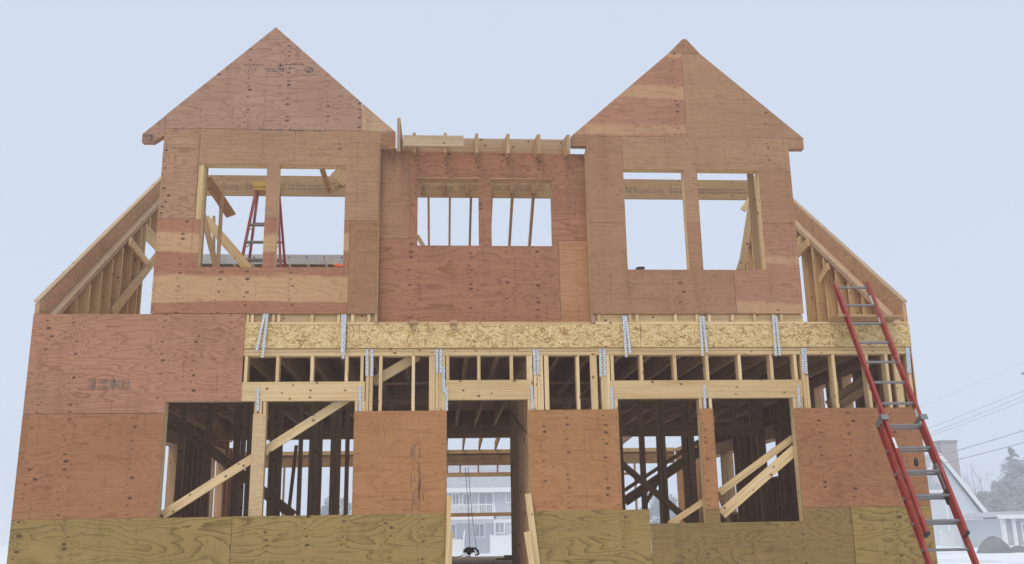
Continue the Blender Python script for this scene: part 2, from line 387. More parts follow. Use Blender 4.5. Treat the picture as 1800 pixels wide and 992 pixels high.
M['concrete'] = plain('concrete', (.33, .32, .30), .9, 0, .4, 3)
M['canmetal'] = plain('dark can', (.06, .05, .048), .4, .4)
M['rope'] = plain('grey cord', (.09, .09, .095), .8)

# ------------------------------------------------------------------ ground
def ground_material():
    n = NT('snow'); o = n.obj()
    k = n.noise(o, .12, 5, .6); k2 = n.noise(o, 1.6, 4, .6)
    mud = n.step(n.math('ADD', k, n.math('MULTIPLY', k2, .12)), .62, .72)
    c = n.mix(n.math('MULTIPLY', mud, .55), (.80, .83, .87), (.33, .30, .27))
    n.bump(k2, .5, .15)
    return n.fin(c, .8, 0, .3)
GZ = -1.8
g = MB(); N = 16; L = 900.0
for j in range(N+1):
    for i in range(N+1):
        x, y = -L+2*L*i/N+5, -L+2*L*j/N
        g.v.append((x, y, GZ))
for j in range(N):
    for i in range(N):
        a = j*(N+1)+i; g.f.append((a, a+1, a+N+2, a+N+1)); g.uv.append([(0, 0), (1, 0), (1, 1), (0, 1)])
tag(g.build('ground', ground_material()), 'snow covered ground around the building site', 'ground', kind='structure')

# ================================================================== THE HOUSE
FZ = -0.76            # first floor deck
HW = 11.0             # width
house = empty('house', (HW/2, 0, GZ), 'unfinished timber house clad in bare plywood with two gabled dormers', 'house')
def sheet(poly, mat, y=0.0, parent=house, label=None, th=.0125, name='plywood_sheet'):
    off = (0.4064*25*random.randint(1, 30), random.uniform(0, 200))
    if isinstance(poly[0], (int, float)):
        x0, x1, z0, z1 = poly; poly = [(x0, z0), (x1, z0), (x1, z1), (x0, z1)]
    y += random.uniform(-.0015, .0015)
    return MB().prism(poly, y, y+th, 'y', off).build(name, M[mat], parent, label)
def stud(x0, x1, y0, y1, z0, z1, mat='spf', parent=house, name='stud'):
    j = random.uniform(-.002, .002)
    return MB().box(x0+j, x1+j, y0+random.uniform(-.002, .002), y1, z0, z1).build(name, M[mat], parent)
SH = .0125            # sheathing thickness
F0, F1 = .014, .154   # front wall framing depth

# ---- foundation and lower sheathing
MB().box(.02, HW-.02, .02, 12.7, GZ-.3, -1.19).build('foundation', M['concrete'], house)
sheet((0, 2.505, -1.21, 0), 'treated', label='greenish treated plywood with bold grain at the lower left corner')
sheet((2.51, 5.005, -1.21, .002), 'treated', label='greenish treated plywood with large grain loops left of the door')
sheet((6.035, 7.472, -1.21, .012), 'treated', label='greenish treated plywood right of the door')
sheet([(7.477, -1.21), (9.972, -1.21), (9.972, 0), (9.372, 0), (9.372, -.156), (8.34, -.156), (8.34, 0), (8.165, 0), (8.165, -.156), (7.477, -.156)], 'treated2', label='brownish treated plywood notched under the right opening')
sheet((9.98, HW, -1.21, 0), 'treated', label='greenish treated plywood at the lower right corner')
# ---- first floor sheathing
sheet([(.0, 1.2245), (1.645, 1.2245), (1.645, 1.36), (2.535, 1.36), (2.535, 2.438), (0, 2.438)], 'pink', label='pink plywood sheet notched over the left opening')
sheet((.0, 1.645, .0015, 1.2185), 'rust', label='orange plywood sheet left of the left opening')
sheet((3.897, 5.02, .0026, 1.226), 'rust3', label='orange plywood sheet with black streaks left of the door')
sheet((6.02, 7.142, .0128, 1.226), 'rust2', label='orange plywood sheet with columns of knots right of the door')
sheet((9.372, HW, .004, 1.222), 'rust', label='orange plywood sheet behind the ladder')
sheet((2.69, 2.846, .004, 1.205), 'strip', label='narrow pale plywood strip between two left openings')
sheet((8.165, 8.338, .004, 1.226), 'rust3', label='narrow orange plywood strip between two right openings')
sk = MB()                                              # black scuffs on the sheet left of the door
for i in range(22):
    x = 4.60+random.choice((0, .035, .09, .13))+random.gauss(0, .008); z = random.uniform(.02, .75)**1.25
    sk.box(x, x+random.uniform(.003, .008), -.0028, -.0018, z, z+random.uniform(.04, .2))
sk.build('scuff_mark', M['ink'], house)

# ---- strand board band, plates, headers
for a, b in ((2.54, 3.782), (3.788, 7.468), (7.474, HW)):
    MB().box(a, b, -.004, .018, 2.006, 2.300, (a+.7, 0)).build('strand_board', M['osb'], house)
for a, b, z0, z1 in ((.02, 5.9, 1.960, 2.001), (5.905, HW-.02, 1.962, 2.001), (.02, 4.6, 1.913, 1.956), (4.605, HW-.02, 1.913, 1.957)):
    MB().box(a, b, F0+random.uniform(-.004, .004), F1, z0, z1).build('top_plate', M['spf'], house)
for a, b, z0, z1 in ((1.6, 4.018, 1.360, 1.592), (5.005, 6.088, 1.360, 1.602), (7.062, 9.512, 1.360, 1.586)):
    MB().box(a, b, F0-.004, F1-.05, z0, z1).build('header', M['spf'], house)
# ---- front wall studs
def studs(lst, z0, z1, mat='spf', w=.038):
    for x in lst: stud(x, x+w, F0, F1, z0, z1, mat)
studs((2.552, 2.932, 3.35, 3.77, 3.957), 1.594, 1.911)
studs((5.012, 5.398, 5.805, 6.018, 6.05), 1.604, 1.911)
studs((7.075, 7.445, 7.873, 8.288, 8.706, 9.118, 9.43), 1.588, 1.911)
studs((4.03, 4.074, 4.188, 4.59, 4.884, 4.924, 4.963), FZ, 1.911)
studs((6.10, 6.142, 6.182, 6.639, 6.945, 6.985, 7.024), FZ, 1.911)
studs((9.520, 9.562, 9.933, 10.37, 10.632, 10.925), FZ, 1.911)
for a, b in ((4.80, 4.875), (6.235, 6.29), (6.815, 6.90), (10.74, 10.83)):
    stud(a, b, F0+.004, F0+.042, FZ, 1.911)
studs((2.695, 2.748, 2.80), FZ, 1.358); studs((3.90, 3.945, 3.985), FZ, 1.358)
studs((1.605, 1.645-.08), FZ, 1.358); studs((4.978, 5.0), FZ, 1.358, w=.02); studs((6.022, 6.060), FZ, 1.358)
studs((7.105, 7.065), FZ, 1.358); studs((8.17, 8.22, 8.295), FZ, 1.358); studs((9.375, 9.42, 9.465), FZ, 1.358)
studs((.02, .42, .83, 1.23), FZ, 1.911, 'spf2')
MB().box(.02, 5.0, F0, F1, -.042, -.004).build('window_sill', M['spf2'], house)
MB().box(7.15, 9.37, F0-.006, F1, -.194, -.158).build('window_sill', M['spf'], house)

# ---- second floor edge under the dormers
def rim(a, b, marks):
    MB().box(a, b, F0-.002, F1, 2.306, 2.338).build('floor_plate', M['spf'], house)
    MB().box(a, b, .055, .09, 2.341, 2.436).build('rim_board', M['spf'], house)
    for x in marks: stud(x, x+.038, F0, .052, 2.341, 2.436, name='blocking')
rim(2.30, 4.118, (2.54, 2.60, 2.77, 2.86, 2.92, 3.33, 3.66, 3.83, 4.03))
rim(6.90, 9.617, (6.93, 7.33, 7.42, 7.92, 8.20, 8.36, 8.66, 8.95, 9.20, 9.30))
MB().box(4.16, 6.86, F0+.02, .17, 2.304, 2.343).build('floor_plate', M['spf'], house)
MB().box(9.63, HW-.02, -.012, F1, 2.302, 2.330).build('floor_plate', M['spf'], house)
for px in (727, 797):
    p = aty(px, 566, -.03); MB().box(p.x-.045, p.x+.045, -.075, .05, 2.302, 2.345).build('blocking', M['spf2'], house)

# ---- floor decks and joists
MB().box(.15, HW-.15, .16, 12.6, FZ-.02, FZ).build('floor_deck', M['deck'], house)
MB().box(.15, HW-.15, .16, 9.3, 2.345, 2.365).build('upper_floor_deck', M['inner'], house)
MB().box(.16, 1.75, 9.37, 11.2, 2.04, 2.08).build('upper_floor_deck', M['inner'], house)
x = .38
while x < HW-.2:
    MB().box(x, x+.05, .16, 9.22, 2.004, 2.340).build('floor_joist', M['inner'], house); x += .4064
MB().box(.15, HW-.15, 9.23, 9.36, 1.775, 2.34).build('support_beam', M['inner'], house)
for y in (3.0, 6.2):
    MB().box(.15, HW-.15, y, y+.04, 2.001, 2.034).build('strapping', M['inner'], house)

# ---- first floor side walls: sheathing with window openings > studs
def side_wall(X, sgn, openings, label):
    """sheathing at X, framing inwards (sgn = +1 for the left wall)"""
    zs0, zs1 = FZ-.3, 2.30
    ys = sorted({.014, 12.7, 11.2, 9.36} | {a for o in openings for a in o[:2]})
    mb = MB(); xa, xb = (X, X+SH) if sgn > 0 else (X-SH, X)
    off = (random.uniform(0, 50), random.uniform(0, 50))
    top = lambda y: 2.30 if y < (11.2 if sgn > 0 else 9.36) else 1.74
    for a, b in zip(ys[:-1], ys[1:]):
        cuts = sorted([(o[2], o[3]) for o in openings if o[0] <= a+1e-4 and o[1] >= b-1e-4])
        z = zs0
        for z0, z1 in cuts+[(top(a+.01), None)]:
            if z0-z > .001: mb.prism([(a, z), (b, z), (b, z0), (a, z0)], xa, xb, 'x', off)
            z = z1
    wall = mb.build('side_wall', M['inside'], house, label)
    xi = (X+SH+.001, X+SH+.141) if sgn > 0 else (X-SH-.141, X-SH-.001)
    def fr(y0, y1, z0, z1, nm): MB().box(xi[0], xi[1], y0, y1, z0, z1).build(nm, M['inner'], wall)
    y = .30
    while y < 12.6:
        zt = 1.91 if y < (11.2 if sgn > 0 else 9.3) else 1.70; z = FZ
        cut = sorted([(o[2], o[3]) for o in openings if o[0]-.01 < y+.019 < o[1]+.01])
        for z0, z1 in cut+[(zt, None)]:
            if z0-z > .08: fr(y, y+.038, z, z0-.001, 'stud')
            z = (z1 or 0)+.001
        y += .4064
    def frp(e, *a_):
        nonlocal xi
        k_ = xi; xi = (xi[0], xi[1]+e) if sgn > 0 else (xi[0]-e, xi[1]); fr(*a_); xi = k_
    for i_, o in enumerate(openings):
        e = .002+.0015*i_
        if o[1]-o[0] > .3:
            frp(e, o[0]-.05, o[0]-.001, FZ, o[3]+.01, 'jack_stud'); frp(e+.0007, o[1]+.001, o[1]+.05, FZ, o[3]+.01, 'jack_stud')
            frp(e+.012, o[0]-.05, o[1]+.05, o[3]+.012, min(o[3]+.25, 1.9), 'header')
            fr(o[0], o[1], o[2]-.04, o[2]-.001, 'window_sill')
    if sgn > 0: fr(.16, 11.2, 1.913, 1.999, 'top_plate'); fr(11.21, 12.6, 1.703, 1.78, 'top_plate')
    else: fr(.16, 9.3, 1.913, 1.999, 'top_plate'); fr(9.31, 12.6, 1.703, 1.78, 'top_plate')
    return wall
def slot(X, xin, near, far, z0, z1, y):
    """opening whose near jamb (inner edge at xin) and far edge are where the photo shows them"""
    a_, b_ = atx(near, y, xin).y, atx(far, y, X).y
    return (a_, max(b_, a_+.12), z0, z1)
side_wall(0.0, 1, [(5.2, 6.42, .2, 1.40), slot(0, .15, 357, 362, .2, 1.40, 850), slot(0, .15, 369.5, 378, .2, 1.42, 850)], 'left end wall with tall window gaps')
hin = HW-.15
side_wall(HW, -1, [slot(HW, hin, 1502, 1495, 1.35, 1.9, 690), slot(HW, hin, 1480, 1472, 1.3, 1.9, 690), slot(HW, hin, 1458, 1449, 1.3, 1.9, 700), slot(HW, hin, 1366, 1348, .66, 1.30, 805),
                   slot(HW, hin, 1293.5, 1283, .1, 1.30, 840), slot(HW, hin, 1278.5, 1258, .1, 1.30, 840)], 'right end wall with small window gaps')

# ---- inner partitions: plates > studs placed where they show through the openings
def partition(Y, x0, x1, items, plate=(1.91, 1.999), label=None, mat='inner'):
    w = MB().box(x0, x1, Y, Y+.089, *plate).build('partition_wall', M[mat], house, label)
    for it in items:
        a, b, z0, z1 = it[:4]
        e = .008 if len(it) > 4 else -.002
        MB().box(a, b, Y-e, Y+.089+e, z0, z1).build(it[4] if len(it) > 4 else 'stud', M[mat], w)
    MB().box(x0, x1, Y, Y+.089, FZ+.001, FZ+.038).build('bottom_plate', M[mat], w)
    return w
def span(xa, xb, y, Y): return aty(xa, y, Y).x, aty(xb, y, Y).x
P1 = 4.6; zt, zb = 1.908, FZ+.04
it = []
for xa, xb, y in ((317, 328, 720), (364, 375, 720), (406, 417, 850), (419, 427, 850), (430, 440, 850), (470, 482, 850), (483, 493, 850), (522, 529, 850),
                  (541, 549, 850), (550, 558, 850), (559, 564, 850), (579, 587, 850), (588, 597, 850), (605, 612, 850)):
    a, b = span(xa, xb, y, P1); it.append((a, max(b, a+.04), zb, zt))
left_part = partition(P1, .16, 5.3, it, label='left half of the inner bearing wall')
it = []
for xa, xb, y in ((1091, 1098, 850), (1128, 1137, 850), (1159, 1166, 850), (1167, 1174, 850), (1204, 1212, 850), (1214, 1225, 850), (1332, 1344, 760)):
    a, b = span(xa, xb, y, P1); it.append((a, max(b, a+.04), zb, zt))
a, b = span(1172, 1342, 754, P1); z0 = aty(1250, 765, P1).z; z1 = aty(1250, 743, P1).z
it.append((a, b, z0, z1, 'header'))
for px in (1205, 1290, 1320): q = aty(px, 735, P1).x; it.append((q, q+.04, z1+.002, zt))
partition(P1, 6.2, HW-.16, it, label='right half of the inner bearing wall')
hall = MB().box(6.085, 6.098, .2, 3.45, FZ+.001, 1.998, (3.3, 7)).build('partition_wall', M['inside'], house, 'hall partition right of the door')
y = .2
while y < 3.5:
    MB().box(6.04, 6.083, y, y+.05, FZ+.04, 1.95).build('stud', M['inner'], hall); y += .2032
MB().box(6.04, 6.083, .2, 3.45, 1.955, 1.998).build('top_plate', M['inner'], hall)
MB().board((6.03, .3, .9), (6.03, 3.3, 1.55), .1, .03, (1, 0, 0)).build('brace', M['inner'], hall)

# ---- rear wall of the back extension, its beams and the open rafters above it
RY = 12.6
rear = MB().box(.16, HW-.16, RY, RY+.09, 1.42, 1.70).build('rear_wall', M['lvl'], house, 'rear wall with a long stamped laminated header')
MB().box(.16, HW-.16, RY-.03, RY+.12, 1.705, 1.80).build('top_plate', M['spf'], rear)
x = .5
ops = [(5.1, 6.72), (2.3, 4.6)]
while x < HW-.2:
    if not (5.0 < x < 6.75): MB().box(x, x+.04, RY+.01, RY+.1, FZ, 1.417).build('stud', M['spf2'], rear)
    x += .62
for x in (5.1, 5.42, 5.62+.25, 6.35, 6.7): MB().box(x, x+.04, RY+.01, RY+.1, 1.245, 1.417).build('cripple_stud', M['inner'], rear)
MB().box(2.9, 6.8, RY+.0, RY+.1, 1.14, 1.243).build('header', M['inner'], rear)
MB().box(8.9, 9.7, RY+.0, RY+.1, 1.14, 1.2).build('header', M['spf2'], rear)
for x in (8.9, 9.28): MB().box(x, x+.04, RY+.002, RY+.098, 1.202, 1.417).build('cripple_stud', M['spf2'], rear)
for x in (5.05, 6.72): MB().box(x, x+.06, RY+.01, RY+.1, FZ, 1.138).build('jack_stud', M['inner'], rear)
MB().box(5.0, 6.8, RY-.05, RY-.01, .18, .27).build('guard_rail', M['inner'], rear)
def stamp(pre, x, z, Y, size, parent, ink='ink', n=7, sx=1.0):
    """mill stamp: framed N, the maker's word, two bars and unreadable small print as fine bars"""
    mb = MB(); s = size; X = x
    mb.box(X, X+.1*s, Y-.002, Y-.001, z, z+.75*s).box(X+.6*s, X+.7*s, Y-.002, Y-.001, z, z+.75*s)
    mb.board((X+.1*s, Y-.0015, z+.7*s), (X+.6*s, Y-.0015, z+.06*s), .13*s, .001, (0, 1, 0))
    X += .9*s
    lettering('Roseburg', s, (X, Y-.001, z+.02*s), M[ink], parent, sx=sx, align='LEFT', ext=.0005)
    X += 4.75*s*sx
    for k in range(2): mb.box(X, X+.08*s, Y-.002, Y-.001, z-.15*s, z+.95*s); X += .2*s
    rr = random.Random(int(x*100))
    for q in range(n):
        w = rr.uniform(.5, 1.3)*s
        for r_, hh in ((0.0, .26), (.42, .22)):
            xx = X
            while xx < X+w:
                ww = rr.uniform(.06, .14)*s; mb.box(xx, xx+ww, Y-.002, Y-.001, z+r_*s+rr.uniform(0, .05)*s, z+(r_+hh)*s); xx += ww+.05*s
        X += w+.22*s
        if q in (2, 4):
            for k in range(2): mb.box(X, X+.07*s, Y-.002, Y-.001, z-.1*s, z+.9*s); X += .18*s
    mb.build('mill_stamp', M[ink], parent)
for px in (497-60, 1102): stamp('', aty(px, 805, RY).x, aty(px, 809, RY).z, RY, .135, rear, 'inkb', 6)
stamp('', 4.6, 1.52, RY, .12, rear, 'inkb', 8)
x = 4.7
while x < 7.6:
    MB().board((x, 9.37, 2.12), (x, RY+.15, 1.90), .19, .04, (1, 0, 0)).build('rear_rafter', M['spf2'], house); x += .4064
# sloping roof edges of the open extension seen left and right
MB().board((9.2, 9.3, 1.90), (9.2, RY, 1.72), .14, .04, (1, 0, 0)).build('rear_rafter', M['spf2'], house)

# ---- timber braces
def brace(a, b, Y, w, t=.038, mat='spf', Y2=None, nrm=(0, 1, 0)):
    p, q = aty(*a, Y), aty(*b, Y if Y2 is None else Y2)
    return MB().board(p, q, w, t, nrm).build('brace', M[mat], house)
brace((286, 906), (612, 700), .185, .105, mat='spf')
brace((296, 732), (516, 907), P1-.025, .16, mat='inner')
brace((521, 783), (507, 905), 8.6, .07, mat='inner')
brace((1092, 815), (1218, 922), P1-.025, .11, mat='inner')
brace((1098, 882), (1232, 792), P1+.115, .16, mat='inner')
brace((1098, 862), (1228, 776), P1+.115, .06, mat='inner')
brace((1176, 922), (1238, 881), .20, .07, mat='spf')
brace((1264, 866), (1395, 769), .26, .085, mat='spf', Y2=.26)
brace((1268, 904), (1398, 790), .20, .125, mat='spf')
brace((1263, 860), (1281, 922), .32, .05, mat='spf2')
brace((1130, 895), (1160, 840), 9.0, .08, mat='inner')
brace((656, 672), (735, 626), .22, .12, mat='spf')        # upper bay left of the door
brace((1455, 712), (1535, 655), .9, .11, mat='spf2')
brace((1478, 712), (1535, 676), .7, .11, mat='spf2')
brace((1478, 703), (1510, 668), 1.2, .09, mat='inner')

# ---- metal straps
def strap(px, y0, py, y1, w=.05, Y0=-.006, Y1=None, parent=house):
    p = aty(px, y0, Y0); q = aty(py, y1, Y0 if Y1 is None else Y1)
    if Y1 is None: q.x = p.x + (q.x-p.x)*.6
    mb = MB(); n = Vector((0, 1, 0)); ax = q-p
    side = Vector((1, 0, 0)); 
    mb.quadbox(p - side*w/2 - n*.0015, ax, side*w, n*.003, (random.randint(0, 40)*.032, random.randint(0, 40)*.028))
    mb.build('strap_tie', M['strap'], parent)
for a in ((645, 614, 645, 661), (654, 614, 654, 661), (768, 614, 768, 656), (775, 614, 775, 656), (780, 646, 780, 690), (785, 681, 785, 722),
          (939, 614, 940, 659), (945, 614, 946, 657), (935, 680, 936, 720), (1055, 613, 1056, 662), (1062, 613, 1063, 661), (1075, 680, 1076, 720),
          (1238, 677, 1239, 718), (1410, 612, 1412, 656), (1415, 612, 1417, 657), (1403, 677, 1405, 717), (454, 681, 453, 723), (633, 679, 633, 723)):
    strap(*a, w=.033, Y0=.004 if a[1] < 640 else .002)
strap(1595, 610, 1598, 656, .055, .004)
for a in ((465, 552, 451, 616), (470, 552, 461, 629), (602, 553, 601, 622), (607, 553, 603, 631), (1096, 555, 1101, 628), (1100, 555, 1108, 622),
          (1231, 556, 1235, 626), (1236, 556, 1243, 619), (1359, 555, 1364, 626), (1364, 555, 1371, 625)):
    strap(*a, w=.030, Y0=-.012, Y1=-.075)

# ================================================================== DORMERS
def dormer(x0, x1, label, cols, ztop=4.65):
    """studs, header and sill of a wall dormer > plywood sheets"""
    mb = MB(); zb_, zs, zh = 2.445, 3.03, 4.40
    d = MB().box(x0+.01, x1-.01, F0, F1, zb_, zb_+.038).build('dormer', M['spf'], house, label)
    wins = cols
    MB().box(wins[0][0]-.04, wins[-1][1]+.04, F0, F1, zh+.012, zh+.24).build('header', M['spf'], d)
    for a, b in wins:
        MB().box(a, b, F0, F1, zs-.045, zs-.008).build('window_sill', M['spf'], d)
    xs = [x0+.015, x0+.25, x1-.055, x1-.29]
    for x in xs: MB().box(x, x+.038, F0, F1, zb_+.04, zh+.25).build('stud', M['spf'], d)
    for a, b in wins:
        MB().box(a-.040, a-.002, F0, F1, zb_+.04, zh+.01).build('jack_stud', M['spf'], d)
        MB().box(b+.002, b+.040, F0, F1, zb_+.04, zh+.01).build('jack_stud', M['spf'], d)
    for i in range(1, 6):
        x = x0+.02+i*(x1-x0-.08)/6; MB().box(x, x+.038, F0, F1, zb_+.04, zs-.047).build('cripple_stud', M['spf'], d)
    MB().box(x0+.01, x1-.01, F0, F1, zh+.252, zh+.45).build('top_plate', M['spf'], d)
    return d
def cheek(d, xa, xb, xs, ys_):
    """side wall of a dormer behind its front: studs under the line of the main roof"""
    tp = lambda y: min(4.62, 99)
    for y in ys_: MB().box(xa, xb, y, y+.038, 2.445, 4.60).build('stud', M['spf2'], d)
    MB().box(xa, xb, .16, ys_[-1]+.04, 4.602, 4.65).build('cheek_plate', M['spf2'], d)
dl = dormer(1.39, 4.14, 'left wall dormer with a pair of window openings', [(1.915, 2.712), (2.862, 3.715)])
cheek(dl, 1.80, 1.905, 0, (.158, .20, .24))
MB().box(1.86, 1.905, 1.2, 1.238, 2.445, 4.60).build('stud', M['spf2'], dl)
sheet((1.386, 1.843, 3.672, 4.893), 'swirl', parent=dl, label='tall tan plywood strip with wavy grain and knots')
sheet([(1.847, 4.412), (2.711, 4.412), (2.711, 3.690), (2.864, 3.690), (2.864, 4.412), (3.714, 4.412), (3.714, 3.664), (4.14, 3.664), (4.14, 4.893), (1.847, 4.893)], 'tan', parent=dl)
sheet([(1.386, 2.446), (3.782, 2.446), (3.782, 3.660), (3.714, 3.660), (3.714, 3.040), (2.864, 3.040), (2.864, 3.686), (2.711, 3.686), (2.711, 3.040), (1.913, 3.040), (1.913, 3.668), (1.386, 3.668)], 'stripe', parent=dl,
      label='plywood sheet with a broad pale band under the left windows')
MB().box(3.765, 3.803, F0, F1, 2.49, 4.41).build('stud', M['spf2'], dl)
sheet((3.786, 4.14, 2.446, 3.660), 'gold', parent=dl, label='narrow golden brown plywood piece')
zl = lambda x: 6.371-(2.737-x)*.956
zr = lambda x: 6.371-(x-2.737)*.927
sheet([(1.39, 4.897), (3.90, 4.897), (3.90, zr(3.90)), (2.737, 6.371), (1.39, zl(1.39))], 'pink2', parent=dl, label='pink gable sheet with printed stamps')
sheet([(3.905, 4.897), (4.345, 4.888), (3.905, zr(3.905))], 'pale', parent=dl, label='small pale corner piece with knots')
sheet([(1.112, 4.700), (1.255, 4.700), (1.384, 4.795), (1.384, zl(1.384)-.008), (1.112, zl(1.112)-.008)], 'pink2', parent=dl, y=-.002, th=.10, name='eave_return')
sheet((4.142, 4.345, 4.648, 4.884), 'tan2', parent=dl, y=.003, th=.10, name='eave_return')
MB().box(4.118, 4.156, .016, .16, 2.306, 4.64).build('corner_board', M['spf2'], dl)
MB().box(1.846, 1.8745, F0, F1, 2.49, 4.41).build('jack_stud', M['spf'], dl)
# roof framing behind the gable: end rafters
def gable_rafters(d, xp, zp, xa, za, xb, zb2):
    for x, z in ((xa, za), (xb, zb2)):
        dx, dz = xp-x, zp-z; t = Vector((dx, 0, dz)).normalized()
        MB().board(Vector((x, .09, z-.15))+t*.4, Vector((xp, .09, zp-.15)), .12, .12, (0, 1, 0)).build('rafter', M['spf2'], d)
gable_rafters(dl, 2.737, 6.36, 1.112, 4.80, 4.345, 4.87)
stud(3.884, 3.922, F0, .10, 4.86, 5.20, 'spf2', dl)
mk = MB()                                              # printed stamps on the gable sheet: unreadable print as fine bars
def prn(px0, px1, py, h, y=-.003):
    a, b = aty(px0, py), aty(px1, py); x = a.x
    while x < b.x:
        w = random.uniform(.02, .05); mk.box(x, min(x+w, b.x), y, y+.001, a.z-h*.35, a.z+h*.35*random.uniform(.3, 1)); x += w+random.uniform(.01, .022)
for q in ((430, 468, 114, .022), (465, 492, 121, .022), (470, 488, 125, .022), (446, 453, 124, .02), (500, 534, 113, .024), (507, 519, 120, .03),
          (456, 480, 228, .02), (486, 500, 228, .02), (508, 536, 229, .025), (552, 568, 230, .02), (428, 436, 147, .016)): prn(*q)
p = aty(495, 119); mk.box(p.x-.025, p.x-.012, -.003, -.002, p.z-.06, p.z+.06); mk.box(p.x+.004, p.x+.03, -.003, -.002, p.z-.06, p.z-.005); mk.box(p.x-.03, p.x+.03, -.003, -.002, p.z+.02, p.z+.035)
p = aty(543, 123.5)
for i in range(20):
    a, b = 2*math.pi*i/20, 2*math.pi*(i+1)/20
    mk.board((p.x+.055*math.cos(a), -.0025, p.z+.035*math.sin(a)), (p.x+.055*math.cos(b), -.0025, p.z+.035*math.sin(b)), .012, .001, (0, 1, 0))
mk.board((p.x-.03, -.0025, p.z-.005), (p.x-.005, -.0025, p.z-.022), .012, .001, (0, 1, 0)); mk.board((p.x-.008, -.0025, p.z-.022), (p.x+.035, -.0025, p.z+.02), .016, .001, (0, 1, 0))
for z in (4.790, 4.765, 4.722): mk.box(1.113, 1.235, -.0055, -.0045, z, z+.010)
mk.box(1.225, 1.235, -.0055, -.0045, 4.712, 4.80); mk.box(1.245, 1.252, -.0055, -.0045, 4.712, 4.80)
mk.build('printed_stamp', M['ink'], dl)
# stamp on the left first-floor sheet (upside-down mark with the letters on end)
mk = MB()
def frame(px0, py0, px1, py1, t=.008):
    a, b = aty(px0, py1), aty(px1, py0)
    mk.box(a.x, b.x, -.0035, -.0025, a.z, a.z+t).box(a.x, b.x, -.0035, -.0025, b.z-t, b.z).box(a.x, a.x+t*.7, -.0035, -.0025, a.z+t, b.z-t).box(b.x-t*.7, b.x, -.0035, -.0025, a.z+t, b.z-t)
frame(154, 666.5, 169, 684); frame(171, 679, 190.5, 685); frame(173, 667, 191, 674)
for px in (193, 196, 199, 207, 212.5): 
    a = aty(px, 684); b = aty(px, 667); mk.box(a.x, a.x+.012, -.0035, -.0025, a.z, b.z)
for px, n_ in ((161, 5), (164.5, 6), (167, 5), (201.5, 4), (204.5, 5)):
    for k in range(n_):
        a = aty(px, 668.5+k*14.5/n_); mk.box(a.x-.008, a.x+.006, -.0035, -.0025, a.z-.012, a.z-.001)
for px in (178, 181, 184, 186.5): a = aty(px, 672.5); mk.box(a.x-.006, a.x+.004, -.0035, -.0025, a.z, a.z+.03)
ps = mk.build('printed_stamp', M['inkb'], house)
p = aty(214.5, 683.5); lettering('APA', .062, (p.x+.035, -.003, p.z+.005), M['inkb'], house, rot=(R(90), R(-90), 0), ext=.0004)
p = aty(225, 676); MB().box(p.x-.010, p.x+.012, -.0035, -.0025, p.z-.06, p.z+.055).build('printed_stamp', M['inkb'], house)
p = aty(176.5, 683.6); lettering('1.30', .03, (p.x, -.003, p.z), M['inkb'], house, ext=.0004)
# arrows and small marks on treated and right sheets
mk = MB()
for px, py in ((1611, 897), (1605, 942), (1618, 965)):
    a = aty(px, py); mk.box(a.x, a.x+.006, -.003, -.002, a.z-.03, a.z+.03).box(a.x+.008, a.x+.04, -.003, -.002, a.z-.03, a.z-.024)
mk.build('printed_stamp', M['ink'], house)

dr = dormer(6.863, 9.617, 'right wall dormer with a pair of window openings', [(7.350, 8.158), (8.340, 9.172)])
cheek(dr, 9.235, 9.32, 0, (.62,))
sheet((6.863, 7.347, 3.658, 4.864), 'tan2', parent=dr)
sheet([(7.351, 4.398), (8.158, 4.398), (8.158, 3.662), (8.338, 3.662), (8.338, 4.398), (9.617, 4.398), (9.617, 4.868), (7.351, 4.864)], 'tan', parent=dr)
sheet((9.175, 9.617, 3.664, 4.394), 'tan2', parent=dr)
sheet([(6.863, 2.446), (8.730, 2.446), (8.730, 3.024), (8.338, 3.024), (8.338, 3.658), (8.158, 3.658), (8.158, 3.024), (7.347, 3.024), (7.347, 3.654), (6.863, 3.654)], 'tan2', parent=dr,
      label='large brown tan plywood sheet under the right windows')
MB().box(8.713, 8.751, F0, .10, 2.49, 2.98).build('stud', M['spf2'], dr)
sheet([(8.734, 2.446), (9.617, 2.446), (9.617, 3.660), (9.175, 3.660), (9.175, 3.022), (8.734, 3.022)], 'stripe2', parent=dr, label='pinkish plywood piece beside the right window')
sheet([(6.68, 4.868), (8.233, 4.868), (8.233, 6.106), (8.06, 6.106), ], 'stripe2', parent=dr, label='striped gable sheet on the left of the right peak')
sheet([(8.237, 4.8695), (9.842, 4.870), (8.487, 6.106), (8.237, 6.106)], 'tan', parent=dr, y=.001)
sheet([(8.063, 6.110), (8.484, 6.110), (8.315, 6.318), (8.262, 6.318)], 'tan2', parent=dr, label='small cap piece at the peak')
stud(8.216, 8.254, F0, .10, 4.86, 6.10, 'spf2', dr); MB().box(8.13, 8.42, F0, .10, 6.09, 6.125).build('blocking', M['spf2'], dr)
sheet((6.670, 6.861, 4.722, 4.862), 'tan2', parent=dr, y=.003, th=.10, name='eave_return')
sheet((9.619, 9.832, 4.720, 4.868), 'tan', parent=dr, y=.003, th=.10, name='eave_return')
MB().box(6.845, 6.885, .016, .16, 2.306, 4.64).build('corner_board', M['spf2'], dr)
gable_rafters(dr, 8.288, 6.30, 6.68, 4.86, 9.83, 4.87)

